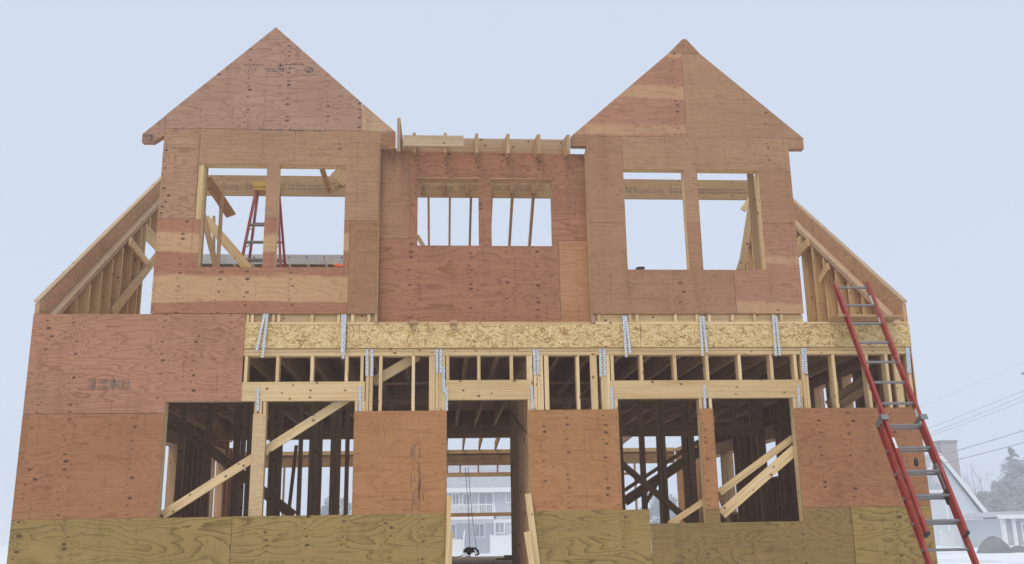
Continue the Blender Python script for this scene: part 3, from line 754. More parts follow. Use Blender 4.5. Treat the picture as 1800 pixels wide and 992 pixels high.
# ---- recessed wall between the dormers
CY = .12
cw = MB().box(4.17, 6.83, CY+SH+.002, CY+.15, 4.60, 4.655).build('recessed_wall', M['spf'], house, 'set back wall with two small window openings between the dormers')
sheet((4.158, 4.534, 3.460, 4.668), 'tan2', y=CY, parent=cw, label='narrow tan plywood strip')
sheet([(4.538, 3.460), (4.640, 3.460), (4.640, 4.285), (5.437, 4.285), (5.437, 3.460), (5.603, 3.460), (5.603, 4.275), (6.400, 4.275), (6.400, 3.448), (6.845, 3.448), (6.845, 4.652), (4.538, 4.668)], 'red', y=CY, parent=cw)
sheet([(4.158, 2.346), (6.472, 2.346), (6.472, 3.456), (6.400, 3.456), (6.400, 3.368), (5.603, 3.368), (5.603, 3.456), (5.437, 3.456), (5.437, 3.370), (4.640, 3.370), (4.640, 3.456), (4.158, 3.456)], 'red', y=CY, parent=cw,
      label='wide red brown plywood sheet')
sheet((6.477, 6.845, 2.346, 3.443), 'knotty', y=CY-.001, parent=cw, label='pale orange plywood piece with knot columns')
for a in (4.17, 4.517, 4.60, 5.44, 5.56, 6.402, 6.455, 6.80):
    MB().box(a, a+.038, CY+SH+.002, CY+.15, 2.35, 4.59).build('stud', M['spf2'], cw)
for a, b in ((4.21, 4.515), (6.495, 6.798)): MB().box(a, b, CY+SH+.002, CY+.10, 3.43, 3.475).build('blocking', M['spf2'], cw)
for a, b in ((4.641, 5.436), (5.604, 6.399)):
    MB().box(a, b, CY+SH+.002, CY+.15, 4.29, 4.50).build('header', M['spf2'], cw); MB().box(a, b, CY+SH+.002, CY+.15, 3.325, 3.366).build('window_sill', M['spf2'], cw)
    MB().box(a-.01, b+.01, CY-.006, CY+.012, 4.286, 4.300).build('trim_strip', M['spf2'], cw)

# ---- ridge beam, centre rafters, eave
ridge = MB().box(.16, HW-.16, 4.66, 4.70, 5.635, 6.012).build('ridge_beam', M['lvl'], house, 'long stamped laminated ridge beam behind the dormers')
for px, py in ((350, 329), (1100, 336)):
    q = aty(px, py, 4.66); stamp('', q.x, q.z-.035, 4.66, .15, ridge, 'inkb', 9, .95)
q = aty(738, 335, 4.66)
stamp('', q.x, q.z+.02, 4.66, .13, ridge, 'inkb', 9, .95)
for x in (4.58, 4.98, 5.385, 5.79, 6.19, 6.575):
    
    MB().prism([(-.27, 4.50), (.10, 4.585), (4.655, 5.70), (4.655, 5.93), (-.27, 4.765)], x, x+.038, 'x', (random.uniform(0, 90), random.uniform(0, 90))).build('rafter', M['spf2'], house)
MB().prism([(-.36, 4.47), (.10, 4.62), (.6, 4.75), (.6, 5.00), (-.36, 4.925)], 4.385, 4.425, 'x', (3, 5)).build('rafter', M['spf2'], house)
for px in (753, 791, 828.5, 865, 901.8, 939):
    q = aty(px, 351, 4.72).x
    MB().board((q, 4.705, 5.86), (q, 9.35, 2.62), .19, .038, (1, 0, 0)).build('rear_rafter', M['spf2'], house)
MB().box(4.44, 6.68, .30, .338, 4.70, 4.935).build('eave_blocking', M['spf3'], house)
p, q = aty(709, 248, -.29), aty(815, 249, -.29)
MB().board(p, q, .145, .036, (0, 1, 0)).build('eave_board', M['spf3'], house, 'pale loose board nailed across the left rafter tails')
p = aty(668, 262, .08); MB().board((4.15, -.02, 4.72), (4.34, .1, 4.655), .08, .03, (0, .3, 1)).build('blocking', M['spf2'], house)

# ---- upper end walls (gable ends seen from inside): sheathing > rafters, plates, studs
def gable_end(X, sgn, opening, label, ext, ZB=2.445, S1=.7243, S0=.7243):
    Z0, Y0, RYg = 2.585, .012, 4.68; RZ = Z0+S0*(RYg-Y0)
    top = lambda y: RZ-(RYg-y)*S0 if y < RYg else RZ-(y-RYg)*S1; RE = 9.45; ZR = top(RE)
    off = (random.uniform(0, 50), random.uniform(0, 50)); mb = MB()
    xa, xb = (X, X+SH) if sgn > 0 else (X-SH, X)
    ys = sorted({.02, RYg, 9.45, opening[0], opening[1]})
    for a, b in zip(ys[:-1], ys[1:]):
        if opening[0] <= a < opening[1]:
            mb.prism([(a, ZB-.005), (b, ZB-.005), (b, opening[2]), (a, opening[2])], xa, xb, 'x', off)
            mb.prism([(a, opening[3]), (b, opening[3]), (b, top(b)-.02), (a, top(a)-.02)], xa, xb, 'x', off)
        else:
            mb.prism([(a, ZB-.005), (b, ZB-.005), (b, max(top(b)-.02, 2.45)), (a, max(top(a)-.02, 2.45))], xa, xb, 'x', off)
    w = mb.build('gable_wall', M['inside'], house, label)
    ix = lambda a, b: (X+a, X+b) if sgn > 0 else (X-b, X-a)
    d = .285; yl = lambda dd: (ZB-Z0+dd)/S0+Y0
    for pts, a, b, nm, mt in (([(Y0, ZB), (Y0, Z0), (RYg-.02, RZ-.014), (RYg-.02, RZ-.014-d), (yl(d), ZB)], .016, .054, 'rafter', 'inside'),
                              ([(RE, ZR), (RYg+.02, RZ-.014), (RYg+.02, RZ-.014-d), (RE, ZR-d)], .016, .054, 'rafter', 'inside'),
                              ([(yl(d)+.003, ZB), (yl(d+.085), ZB), (RYg-.02, RZ-.018-d-.085), (RYg-.02, RZ-.018-d)], .016, .150, 'top_plate', 'spf3'),
                              ([(RE, ZR-d-.004), (RYg+.02, RZ-.018-d), (RYg+.02, RZ-.018-d-.085), (RE, ZR-d-.085)], .016, .150, 'top_plate', 'spf2'),
                              ([(Y0-.01, Z0+.002), (Y0-.01, Z0+.03), (RYg, RZ+.016), (RYg, RZ-.012)], -.012, .05, 'edge_strip', 'spf3')):
        x0, x1 = ix(a, b); MB().prism(pts, min(x0, x1), max(x0, x1), 'x', (random.uniform(0, 90), random.uniform(0, 90))).build(nm, M[mt], w)
    x0, x1 = ix(.016, .150); x0, x1 = min(x0, x1), max(x0, x1)
    MB().box(x0, x1, .62, RE-.2, ZB, ZB+.038).build('bottom_plate', M['spf2'], w)
    y = .95
    while y < RE-.3:
        zt_ = top(y+(.04 if y > RYg else 0))-.014-d-.092; zc = [(ZB+.04, zt_)]
        if opening[0]-.01 < y+.02 < opening[1]+.01: zc = [(ZB+.04, opening[2]-.04), (opening[3]+.14, zt_)]
        for z0, z1 in zc:
            if z1-z0 > .06: MB().box(x0, x1, y, y+.038, z0, z1).build('stud', M['spf'], w)
        y += .4064
    for yy in (opening[0]-.04, opening[1]+.002): MB().box(x0, x1, yy, yy+.037, 2.485, top(yy)-.014-d-.10).build('stud', M['spf'], w)
    MB().box(x0, x1, opening[0], opening[1], opening[3]+.001, opening[3]+.135).build('header', M['spf'], w)
    MB().box(x0, x1, opening[0], opening[1], opening[2]-.038, opening[2]-.001).build('window_sill', M['spf'], w)
    xq = X+sgn*.17
    for (a, b, wd) in ext:
        MB().board(atx(*a, xq), atx(*b, xq), wd, .036, (1, 0, 0)).build('brace', M['spf'], w)
    return w
gable_end(0.0, 1, (atx(252, 480, .15).y, 5.3, 3.0, 4.62), 'left gable end wall seen from inside', [((197, 551), (275, 452), .15), ((228, 424), (262, 468), .13)])
gable_end(HW, -1, (atx(1413, 500, HW-.15).y, 4.3, 2.75, 4.30), 'right gable end wall seen from inside', [((1402, 446), (1422, 425), .14), ((1441, 494), (1456, 468), .12)], ZB=2.335, S1=.56, S0=.752)
# braces and loose boards behind the left and right dormer windows
def upbrace(a, b, Ya, Yb, w, mat='spf', nrm=(0, 1, 0)):
    MB().board(aty(*a, Ya), aty(*b, Yb), w, .036, nrm).build('brace', M[mat], house)
upbrace((362, 312), (406, 379), .9, 1.6, .14, 'inside', (0, 1, .4))
upbrace((360, 384), (438, 474), 2.2, 2.2, .14, 'spf')
upbrace((354, 366), (381, 474), 1.3, 1.3, .075, 'spf2')
upbrace((376, 380), (376, 474), 3.5, 3.5, .04, 'spf2')
upbrace((566, 296), (579, 338), 3.6, 4.4, .09, 'spf2')
upbrace((578, 338), (612, 322), 4.3, 4.3, .05, 'spf2'); upbrace((592, 318), (612, 298), 4.2, 4.2, .30, 'spf2')
upbrace((1325, 332), (1303, 474), 1.0, 1.0, .085, 'spf'); upbrace((1334, 330), (1312, 440), 1.3, 1.3, .06, 'inside')
upbrace((1306, 370), (1326, 340), 2.5, 2.5, .09, 'spf'); upbrace((1321, 311), (1326, 340), 3.0, 3.0, .1, 'spf')
upbrace((733, 414), (745, 434), 3.2, 3.2, .06, 'spf2')
# short guard boards either side of the door
MB().board(aty(928, 868, -.03), aty(946, 1010, -.03), .075, .036, (0, 1, 0)).build('door_guard_board', M['spf'], house)
MB().board(aty(926, 935, -.07), aty(938, 1010, -.07), .07, .036, (0, 1, 0)).build('door_guard_board', M['spf'], house)
MB().board(aty(789.5, 872, -.03), aty(786, 1010, -.03), .055, .036, (0, 1, 0)).build('door_guard_board', M['spf'], house)
MB().board(aty(794, 935, -.02), aty(791, 1010, -.02), .03, .036, (0, 1, 0)).build('door_guard_board', M['spf'], house)

# ================================================================== LADDERS, PLANKS, TOOLS
# ---- red extension ladder
LX0, LX1, LTOP = 10.035, 10.492, 2.81
Yf = -2.46; Ld = Vector((0, -Yf+.0, LTOP-GZ)).normalized(); Ln = Vector((0, -Ld.z, Ld.y)); LF = Vector((0, Yf, GZ))
ladder = empty('extension_ladder', (10.26, Yf, GZ), 'tall red extension ladder leaning on the right end of the house front', 'ladder')
def lp(x, s, n): return LF + Ld*s + Ln*n + Vector((x, 0, 0))
def rail(x, s0, s1, n0, out, name='rail'):
    mb = MB(); ax = Ld*(s1-s0); D = .082
    mb.quadbox(lp(x, s0, n0), ax, Ln*D, Vector((.007*out, 0, 0)))
    for nn in (n0, n0+D-.008): mb.quadbox(lp(x+.0071*out, s0, nn), ax, Ln*.008, Vector((.027*out, 0, 0)))
    return mb.build(name, M['redladder'], ladder)
def s_of(px, py, x): return (atx(px, py, x).z-GZ)/Ld.z
SB, ST = s_of(1648, 944, LX0), 5.24
fly0, fly1 = SB, ST
base1 = s_of(1556, 742, LX0)
rail(LX0+.03, fly0, fly1, .0, -1); rail(LX1-.03, fly0, fly1, .0, 1)
rail(LX0-.004, .02, base1, -.095, -1); rail(LX1+.004, .02, base1, -.095, 1)
def rung(x0, x1, s, n, r=.0165):
    MB().tube([lp(x0, s, n), lp(x1, s, n)], r, 10).build('rung', M['alu'], ladder, smooth=False)
s = .30
while s < base1: rung(LX0-.02, LX1+.02, s, -.055, .015); s += .3048
s = .30+.3048*int((fly0+.1-.30)/.3048+1)-.02
while s < fly1-.05: rung(LX0+.02, LX1-.02, s, .042); s += .3048
cap = MB()
for x in (LX0-.004, LX1-.028): MB().quadbox(lp(x, fly0-.012, -.004), Ld*.03, Ln*.09, Vector((.036, 0, 0))).build('end_cap', M['black'], ladder)
for x in (LX0-.045, LX1-.035):
    s0 = base1-.02
    mb = MB(); mb.quadbox(lp(x, s0, -.10), Ld*.07, Ln*.20, Vector((.006, 0, 0))); mb.quadbox(lp(x, s0, .09), Ld*.07, Ln*.008, Vector((.085, 0, 0)))
    mb.build('guide_bracket', M['alu'], ladder)
for x, px, py in ((LX0+.036, 1605, 830), (LX1-.048, 1652, 828)):
    s0 = s_of(px, py, x); mb = MB()
    mb.quadbox(lp(x, s0-.30, .02), Ld*.32, Ln*.03, Vector((.010, 0, 0))); mb.quadbox(lp(x, s0-.30, -.07), Ld*.05, Ln*.12, Vector((.010, 0, 0)))
    mb.quadbox(lp(x-.004, s0-.02, -.03), Ld*.09, Ln*.09, Vector((.018, 0, 0))); mb.build('rung_lock', M['alu'], ladder)
    MB().quadbox(lp(x-.004, s0-.40, -.035), Ld*.10, Ln*.04, Vector((.02, 0, 0))).build('lock_finger', M['black'], ladder)
s0 = s_of(1613, 812, 10.24)
mb = MB(); c = lp(10.25, s0, .01); mb.tube([c+Vector((0, -.0, .05)), c+Vector((0, 0, .02)), c+Vector((.0, 0, -.03)), c+Vector((0, 0, -.055))], [.006, .022, .026, .008], 8); mb.build('pulley', M['black'], ladder)
for px, py, L_, w in ((1528, 533, .16, .04), (1541, 568, .10, .035), (1617, 736, .22, .05)):
    s0 = s_of(px, py, LX1-.03); MB().quadbox(lp(LX1-.033, s0-L_/2, .015), Ld*L_, Ln*w, Vector((.002, 0, 0))).build('warning_sticker', M['sticker'], ladder)
for px, py, L_ in ((1581, 783, .14),):
    s0 = s_of(px, py, LX0); MB().quadbox(lp(LX0-.002, s0-L_/2, .083), Ld*L_, Ln*.002, Vector((.028, 0, 0))).build('warning_sticker', M['sticker'], ladder)
s = .30
while s < base1-.1:
    MB().tube([lp(LX0-.042, s, -.055), lp(LX0-.034, s, -.055)], .02, 10).tube([lp(LX0-.0425, s, -.055), lp(LX0-.0415, s, -.055)], .010, 8).build('rung_ferrule', M['alu'], ladder); s += .3048
mb = MB()
for x in (LX0-.04, LX1-.01): MB().quadbox(lp(x, -.02, -.12), Ld*.14, Ln*.12, Vector((.05, 0, 0))).build('foot', M['alu'], ladder)
# ---- loose plank the ladder top leans on
mb = MB(); b0 = .0
mb.board((9.93, -.15, 2.352), (10.80, -.10, 2.354), .30, .034, (0, 0, 1))
tag(mb.build('loose_plank', M['spf2'], origin=(10.3, -.12, 2.335)), 'loose wooden plank lying under the top of the red extension ladder', 'plank')

# ---- step ladder inside the left dormer
SY = 2.5
A, B = aty(429, 470, SY), aty(453, 330, SY); C_, D_ = aty(497, 470, SY), aty(489, 330, SY); ztop = B.z; zd = 2.367
def ext(p, q, z): t = (z-p.z)/(q.z-p.z); return p + (q-p)*t
xl0, xl1, xr0, xr1 = ext(A, B, zd).x, B.x, ext(C_, D_, zd).x, D_.x
step = empty('step_ladder', ((xl0+xr0)/2, SY, zd), 'red step ladder with a yellow top standing behind the left dormer window', 'ladder')
yb = lambda z: SY + (ztop-z)*.16           # front legs lean, rear legs splay the other way
for sgn, nm in ((-1, 'front_rail'), (1, 'rear_rail')):
    for x0, x1 in ((xl0, xl1), (xr0, xr1)):
        p, q = Vector((x0, SY-.40 if sgn < 0 else SY+.55, zd)), Vector((x1, SY+sgn*.06, ztop))
        MB().board(p, q, .075, .03, (1, 0, 0)).build(nm, M['redladder'], step)
for k in range(1, 8):
    z = zd+k*.285; t = (z-zd)/(ztop-zd)
    if t > .95: break
    x0, x1 = xl0+(xl1-xl0)*t, xr0+(xr1-xr0)*t
    MB().box(x0+.016, x1-.016, SY-.40+.34*t-.04, SY-.40+.34*t+.045, z-.024, z).build('step', M['alu'], step)
    MB().box(x0+.016, x1-.016, SY+.55-.49*t-.012, SY+.55-.49*t+.012, z+.09, z+.125).build('cross_bar', M['alu'], step)
    mb = MB()
    for xx, sx in ((x0+.02, 1), (x1-.02, -1)): mb.board((xx, SY-.40+.34*t, z-.09), (xx+sx*.07, SY-.40+.34*t, z-.025), .02, .004, (0, 1, 0))
    mb.build('step_brace', M['alud'], step)
mb = MB(); mb.box(xl1-.05, xr1+.05, SY-.13, SY+.13, ztop-.03, ztop+.05); mb.box(xl1-.04, xr1+.04, SY-.12, SY+.12, ztop-.08, ztop-.031)
mb.build('top_cap', M['yellow'], step)
# ---- aluminium scaffold plank behind it
PY = 3.7; za, zb_ = aty(470, 464, PY).z, aty(470, 447.5, PY).z
pl = empty('scaffold_plank', (2.4, PY, za), 'grey aluminium scaffold plank with bolt holes behind the left dormer windows', 'scaffold plank')
x0, x1 = aty(331, 458, PY).x, aty(640, 460, PY).x
MB().box(x0, x1, PY, PY+.03, za, zb_).build('side_rail', M['alud'], pl)
MB().box(x0, x1, PY+.40, PY+.43, za, zb_).build('side_rail', M['alud'], pl)
MB().box(x0, x1, PY+.031, PY+.399, zb_-.05, zb_-.02).build('plank_deck', M['alud'], pl)
x = x0+.1
while x < x1: MB().box(x, x+.04, PY+.031, PY+.399, za+.005, zb_-.052).build('cross_rib', M['alud'], pl); x += .3
x = x0+.2
while x < x1: MB().tube([(x, PY-.004, (za+zb_)/2+.03), (x, PY+.001, (za+zb_)/2+.03)], .014, 8).build('bolt', M['black'], pl); x += .285
for xa, lab in ((x0+.03, 'timber post under the left end of the scaffold plank'), (x1-.12, 'timber post under the right end of the scaffold plank')):
    post = MB().box(xa, xa+.09, PY+.1, PY+.19, 2.366, za-.002).build('plank_post', M['spf2'], origin=(xa+.045, PY+.145, 2.366)); tag(post, lab, 'post')
# ---- small things on the sills
q = aty(596, 469, .09)
oc = empty('hand_tool', (q.x, .09, 3.04), 'small orange tool lying at the right end of the left dormer sill', 'tool')
MB().tube([(q.x-.05, .10, 3.10), (q.x-.02, .10, 3.085), (q.x+.06, .09, 3.072)], [.018, .03, .03], 10).build('handle', M['orange'], oc)
MB().tube([(q.x-.075, .10, 3.112), (q.x-.051, .10, 3.1005)], [.010, .017], 8).build('tip', M['yellow'], oc)
MB().box(q.x-.02, q.x+.06, .06, .12, 3.0405, 3.06).build('base', M['black'], oc)
q = aty(1126, 474, .08)
cn = MB().tube([(q.x, .08, 3.025), (q.x, .08, 3.055), (q.x, .08, 3.062), (q.x, .08, 3.070)], [.048, .052, .058, .058], 16)
can = cn.build('can', M['canmetal'], origin=(q.x, .08, 3.025)); tag(can, 'small dark can standing on the sill of the right dormer window', 'can')
MB().tube([(q.x-.062, .075, 3.028), (q.x-.062, .075, 3.060)], .006, 6).build('handle', M['canmetal'], can)
# ---- circular saw and cords in the doorway
q = aty(829, 982, 11.6); sz = FZ+.001
saw = empty('circular_saw', (q.x, 11.6, sz), 'black circular saw standing on the deck inside the doorway', 'saw')
X, Y = q.x, 11.6
MB().box(X-.20, X+.18, Y-.08, Y+.1, sz, sz+.012).build('base_plate', M['alud'], saw)
pts = [(X-.06+.135*math.cos(a), sz+.11+.125*math.sin(a)) for a in [math.pi*k/14 for k in range(15)]]
MB().prism(pts+[(X-.195, sz+.03), (X-.16, sz+.014), (X+.05, sz+.014), (X+.075, sz+.05)][::-1] if False else pts, Y-.03, Y+.03, 'y').build('blade_guard', M['black'], saw)
MB().tube([(X-.06, Y-.11, sz+.11), (X-.06, Y-.031, sz+.11)], [.05, .06], 14).build('motor', M['black'], saw)
MB().tube([(X+.0, Y, sz+.21), (X+.09, Y, sz+.20), (X+.15, Y, sz+.14), (X+.17, Y, sz+.07), (X+.08, Y, sz+.05)], [.022, .026, .024, .022, .02], 8).build('handle', M['black'], saw)
MB().tube([(X-.02, Y-.06, sz+.03), (X-.15, Y-.04, sz+.035), (X-.16, Y-.04, sz+.10)], .012, 6).build('lower_guard', M['alud'], saw)
def cord(pts, r, label, mat='rope', name='cord'):
    o = MB().tube(pts, r, 6).build(name, M[mat], origin=pts[-1]); return tag(o, label, 'cord')
cord([(X-.19, Y, sz+.05), (X-.3, Y-.05, sz+.02), (X-.42, Y, sz+.012), (X-.55, Y+.05, sz+.10), (X-.68, Y+.05, sz+.12), (X-.74, Y, sz+.03), (X-.9, Y-.1, sz+.012)], .012, 'black power cord trailing left from the circular saw')
a = aty(818, 822, 12.5); b = aty(826, 975, 12.5); cord([a, (a+b)/2+Vector((.02, 0, 0)), Vector((b.x, 12.5, FZ+.01))], .007, 'left of two thin cords hanging in the doorway')
a = aty(823, 822, 12.45); b = aty(839, 972, 12.45); cord([a, (a+b)/2+Vector((-.03, 0, 0)), Vector((b.x, 12.45, FZ+.01))], .007, 'right of two thin cords hanging in the doorway')
mb = MB(); q = aty(896, 980, 9.0); mb.box(q.x-.12, q.x+.12, 8.9, 9.0, FZ+.001, FZ+.09); mb.box(q.x-.3, q.x-.02, 8.7, 8.78, FZ+.001, FZ+.04)
tag(mb.build('timber_offcut', M['spf2'], origin=(q.x, 8.9, FZ)), 'short timber offcut lying on the deck beside the hall partition', 'offcut')

# ================================================================== BACKGROUND
def siding(name, col, sp=.16):
    n = NT(name); o = n.obj(); x, y, z = n.sep(o)
    f = n.math('FRACT', n.math('DIVIDE', z, sp)); k = n.noise(o, .8, 3)
    c = n.mix(n.step(f, .88, .98), col, tuple(v*.55 for v in col)); c = n.mix(n.step(k, .4, .7, 0, .2), c, tuple(v*.8 for v in col))
    n.bump(f, .3, .02); return n.fin(c, .7)
M['siding'] = siding('blue grey siding', (.62, .65, .69)); M['siding2'] = siding('grey siding', (.55, .57, .60)); M['trim'] = plain('white trim', (.78, .78, .78), .6, 0, .08)  # both sidings lightened to paint in fog that the thin haze lacks
M['shingle'] = plain('grey shingles', (.46, .48, .51), .9, 0, .4, 2); M['glass'] = plain('fog paled glazing', (.36, .39, .42), .15, 0, .1, 1)  # roof and glass paled too, distance fog put into the colour
M['brick'] = plain('fog paled brick', (.45, .40, .39), .9, 0, .4, 4); M['vinyl'] = plain('white vinyl', (.80, .81, .82), .5, 0, .06)  # brick colour lightened as if dimmed by thick fog
M['soil'] = plain('dark earth', (.23, .22, .22), .95, 0, .5, 1.2); M['pole'] = plain('pole wood', (.14, .12, .10), .9)  # earth lightened to imitate the fog in front of it
M['steel'] = plain('grey steel', (.30, .31, .33), .5, .4); M['bark'] = plain('bark', (.30, .30, .31), .95, 0, .4, 3)  # steel and bark paled to stand in for fog
def leafmat(name, a, b):
    n = NT(name); k = n.noise(n.obj(), 1.3, 4, .6); return n.fin(n.mix(n.step(k, .35, .65), a, b), .85)
M['fir'] = leafmat('fog paled fir needles', (.12, .14, .14), (.20, .22, .22)); M['fir2'] = leafmat('fog paled pine needles', (.13, .15, .15), (.21, .23, .23))  # needle colours greyed and lightened to imitate thicker fog

def window(parent, x0, x1, z0, z1, y, t=.12):
    mb = MB(); mb.box(x0-t, x1+t, y-.06, y, z1, z1+t).box(x0-t, x1+t, y-.06, y, z0-t, z0).box(x0-t, x0, y-.06, y, z0, z1).box(x1, x1+t, y-.06, y, z0, z1)
    f = mb.build('window', M['trim'], parent); MB().box(x0, x1, y-.03, y-.005, z0, z1).build('pane', M['glass'], f)
    MB().box((x0+x1)/2-.03, (x0+x1)/2+.03, y-.05, y-.031, z0, z1).build('mullion', M['trim'], f)
BY = 75.0
hx = lambda px, py=900, Y=BY: aty(px, py, Y).x
hz = lambda py, px=850, Y=BY: aty(px, py, Y).z
bh = empty('rear_house', (8, BY, GZ), 'pale two storey house with a white balcony seen in fog through the doorway', 'house')
x0, x1 = 3.6, 14.2; ze = hz(859)
MB().box(x0, x1, BY, BY+9, GZ, ze).build('wall', M['siding2'], bh)
rf = MB().prism([(BY-.5, ze), (BY+4.5, hz(812)), (BY+9.5, ze), (BY+9.5, ze-.15), (BY-.5, ze-.15)], x0-.3, x1+.3, 'x').build('roof', M['shingle'], bh)
MB().box(x0-.3, x1+.3, BY-.56, BY-.5, ze-.34, ze+.05).build('fascia', M['trim'], bh)
for a, b, c, d in ((796, 806, 869, 889), (815, 826, 869, 889), (843, 866, 867, 905), (891, 897, 866, 883), (835, 850, 922, 943), (786, 800, 922, 945), (870, 885, 920, 936)):
    window(bh, hx(a), hx(b), hz(d), hz(c), BY)
bz = hz(908.5); by0 = BY-1.6; bx0, bx1 = x0+.2, hx(869)
bal = MB().box(bx0, bx1, by0, BY-.07, bz-.25, bz).build('balcony', M['trim'], bh)
MB().box(bx0, bx1, by0, by0+.07, bz+.95, bz+1.03).box(bx0, bx1, by0+.01, by0+.06, bz+.10, bz+.16).build('top_rail', M['trim'], bal)
mb = MB(); x = bx0
while x < bx1: mb.box(x, x+.045, by0+.015, by0+.055, bz+.001, bz+.949); x += .16
mb.build('baluster', M['trim'], bal)
MB().box(bx1-.12, bx1, by0, by0+.1, GZ, bz+1.1).box(bx0, bx0+.12, by0, by0+.1, GZ, bz+1.1).build('post', M['trim'], bal)
MB().box(x0, x1, BY-.09, BY-.002, bz-.55, bz-.26).build('band_board', M['trim'], bh)
st = MB()
for k in range(6): st.box(hx(784), hx(812), BY-1.8-k*.3, BY-1.5-k*.3, GZ, GZ+1.2-k*.2)
stp = st.build('stair', M['trim'], bh)
sr = MB(); sr.board((hx(816), BY-1.4, hz(932)), (hx(812), BY-3.6, hz(962)), .10, .08, (1, 0, 0))
for k in range(6): sr.box(hx(814)-.04, hx(814)+.04, BY-1.5-k*.36, BY-1.42-k*.36, GZ, hz(938+k*4.5))
sr.build('handrail', M['trim'], stp)
FY = 68.0
def fence(a, b, top, label, n, Y=FY, px=880):
    xa, xb, zt_ = hx(a, 950, Y), hx(b, 950, Y), aty(px, top, Y).z
    f = empty('vinyl_fence', ((xa+xb)/2, Y, GZ), label, 'fence')
    mb = MB(); k = 0; w = .28
    x = xa
    while x < xb-.01: mb.box(x, min(x+w-.012, xb), Y, Y+.03, GZ+.05, zt_-.12); x += w
    mb.build('panel', M['vinyl'], f)
    for i in range(n+1):
        x = xa+(xb-xa)*i/n; MB().box(x-.07, x+.07, Y-.04, Y+.10, GZ, zt_+.06).build('post', M['vinyl'], f)
    MB().box(xa, xb, Y-.02, Y+.05, zt_-.118, zt_-.02).build('top_rail', M['vinyl'], f)
fence(863, 897, 941, 'white vinyl fence panel in the fog behind the doorway', 1)
fence(1655, 1768, 932, 'long white vinyl fence beside the foggy gabled house', 5, 66.0, 1710)

# gabled house at the right
GY = 78.0
apx = aty(1646, 797, GY); er = aty(1733, 904, GY); gzb = GZ
gh = empty('gabled_house', (apx.x, GY, GZ), 'blue grey gabled house with white trim and a brick chimney in fog', 'house')
hw = er.x-apx.x; slope = (apx.z-er.z)/hw
wl, wr = apx.x-hw+.35, er.x-.35
MB().prism([(wl, gzb), (wr, gzb), (wr, er.z-.1), (apx.x, apx.z-.25), (wl, er.z-.1)], GY, GY+9, 'y').build('wall', M['siding'], gh)
rf = MB()
for sg in (-1, 1):
    p, q = Vector((apx.x, GY-.35, apx.z)), Vector((apx.x+sg*hw, GY-.35, er.z))
    nn = Vector((-(q-p).z*sg, 0, (q-p).x*sg)).normalized()
    rf.quadbox(p, q-p, Vector((0, 9.7, 0)), Vector((0, 0, -.2)))
rfo = rf.build('roof', M['shingle'], gh)
mb = MB()
for sg in (-1, 1):
    mb.board((apx.x+sg*.05, GY-.40, apx.z-.12), (apx.x+sg*hw, GY-.40, er.z-.12), .34, .08, (0, 1, 0))
mb.build('rake_board', M['trim'], gh)
MB().box(wr-.14, wr+.03, GY-.05, GY+.1, gzb, er.z-.2).build('corner_board', M['trim'], gh)
MB().box(wl-.03, wl+.14, GY-.05, GY+.1, gzb, er.z-.2).build('corner_board', M['trim'], gh)
c0, c1 = aty(1655, 790, GY+4).x, aty(1683, 790, GY+4).x; ct = aty(1668, 778, GY+4).z
MB().box(c0, c1, GY+4, GY+5.2, 1.5, ct).build('chimney', M['brick'], gh); MB().box(c0-.08, c1+.08, GY+3.92, GY+5.28, ct+.001, ct+.22).build('chimney_cap', M['concrete'], gh)
# a low wing in front of it
wx0, wx1, wz = aty(1600, 870, 72).x, aty(1662, 870, 72).x, aty(1655, 862, 72).z
wing = MB().box(wx0, wx1, 72, GY-.1, GZ, wz).build('wing', M['siding'], gh)
MB().prism([(wx0-.2, wz), (wx1+.25, wz), (wx1-1.6, wz+1.2), (wx0-.2, wz+1.2)], 71.8, GY-.1, 'y').build('wing_roof', M['shingle'], wing)
MB().box(wx1-.14, wx1+.03, 71.93, 72.05, GZ, wz-.01).build('corner_board', M['trim'], wing)
MB().box(wx0-.2, wx1+.26, 71.72, 71.79, wz-.22, wz+.03).build('fascia', M['trim'], wing)

# porch at the right edge
QY = 58.0
qx = lambda px, py=940: aty(px, py, QY).x
qz = lambda py, px=1775: aty(px, py, QY).z
ph = empty('porch_house', (qx(1800), QY, GZ), 'grey house with a white porch at the right edge in fog', 'house')
PX1 = qx(1900)
MB().box(qx(1764), PX1, QY+.2, QY+6, GZ, qz(912)).build('wall', M['siding2'], ph)
MB().prism([(qx(1754), qz(909)), (PX1, qz(909)), (PX1, qz(899)), (qx(1790), qz(899))], QY-.3, QY+6.3, 'y').build('roof', M['shingle'], ph)
MB().box(qx(1753), PX1, QY-.42, QY-.31, qz(912), qz(905)).build('fascia', M['trim'], ph)
for px in (1766, 1784): MB().box(qx(px)-.13, qx(px)+.13, QY-.1, QY+.16, GZ, qz(912)).build('porch_post', M['trim'], ph)
MB().box(qx(1788), qx(1797), QY+.12, QY+.19, GZ+.1, qz(918)).build('door', M['glass'], ph)
window(ph, qx(1802), qx(1815), qz(950), qz(922), QY+.2)
MB().box(qx(1768), PX1, QY-.3, QY+.1, GZ, GZ+.18).build('porch_step', M['trim'], ph)

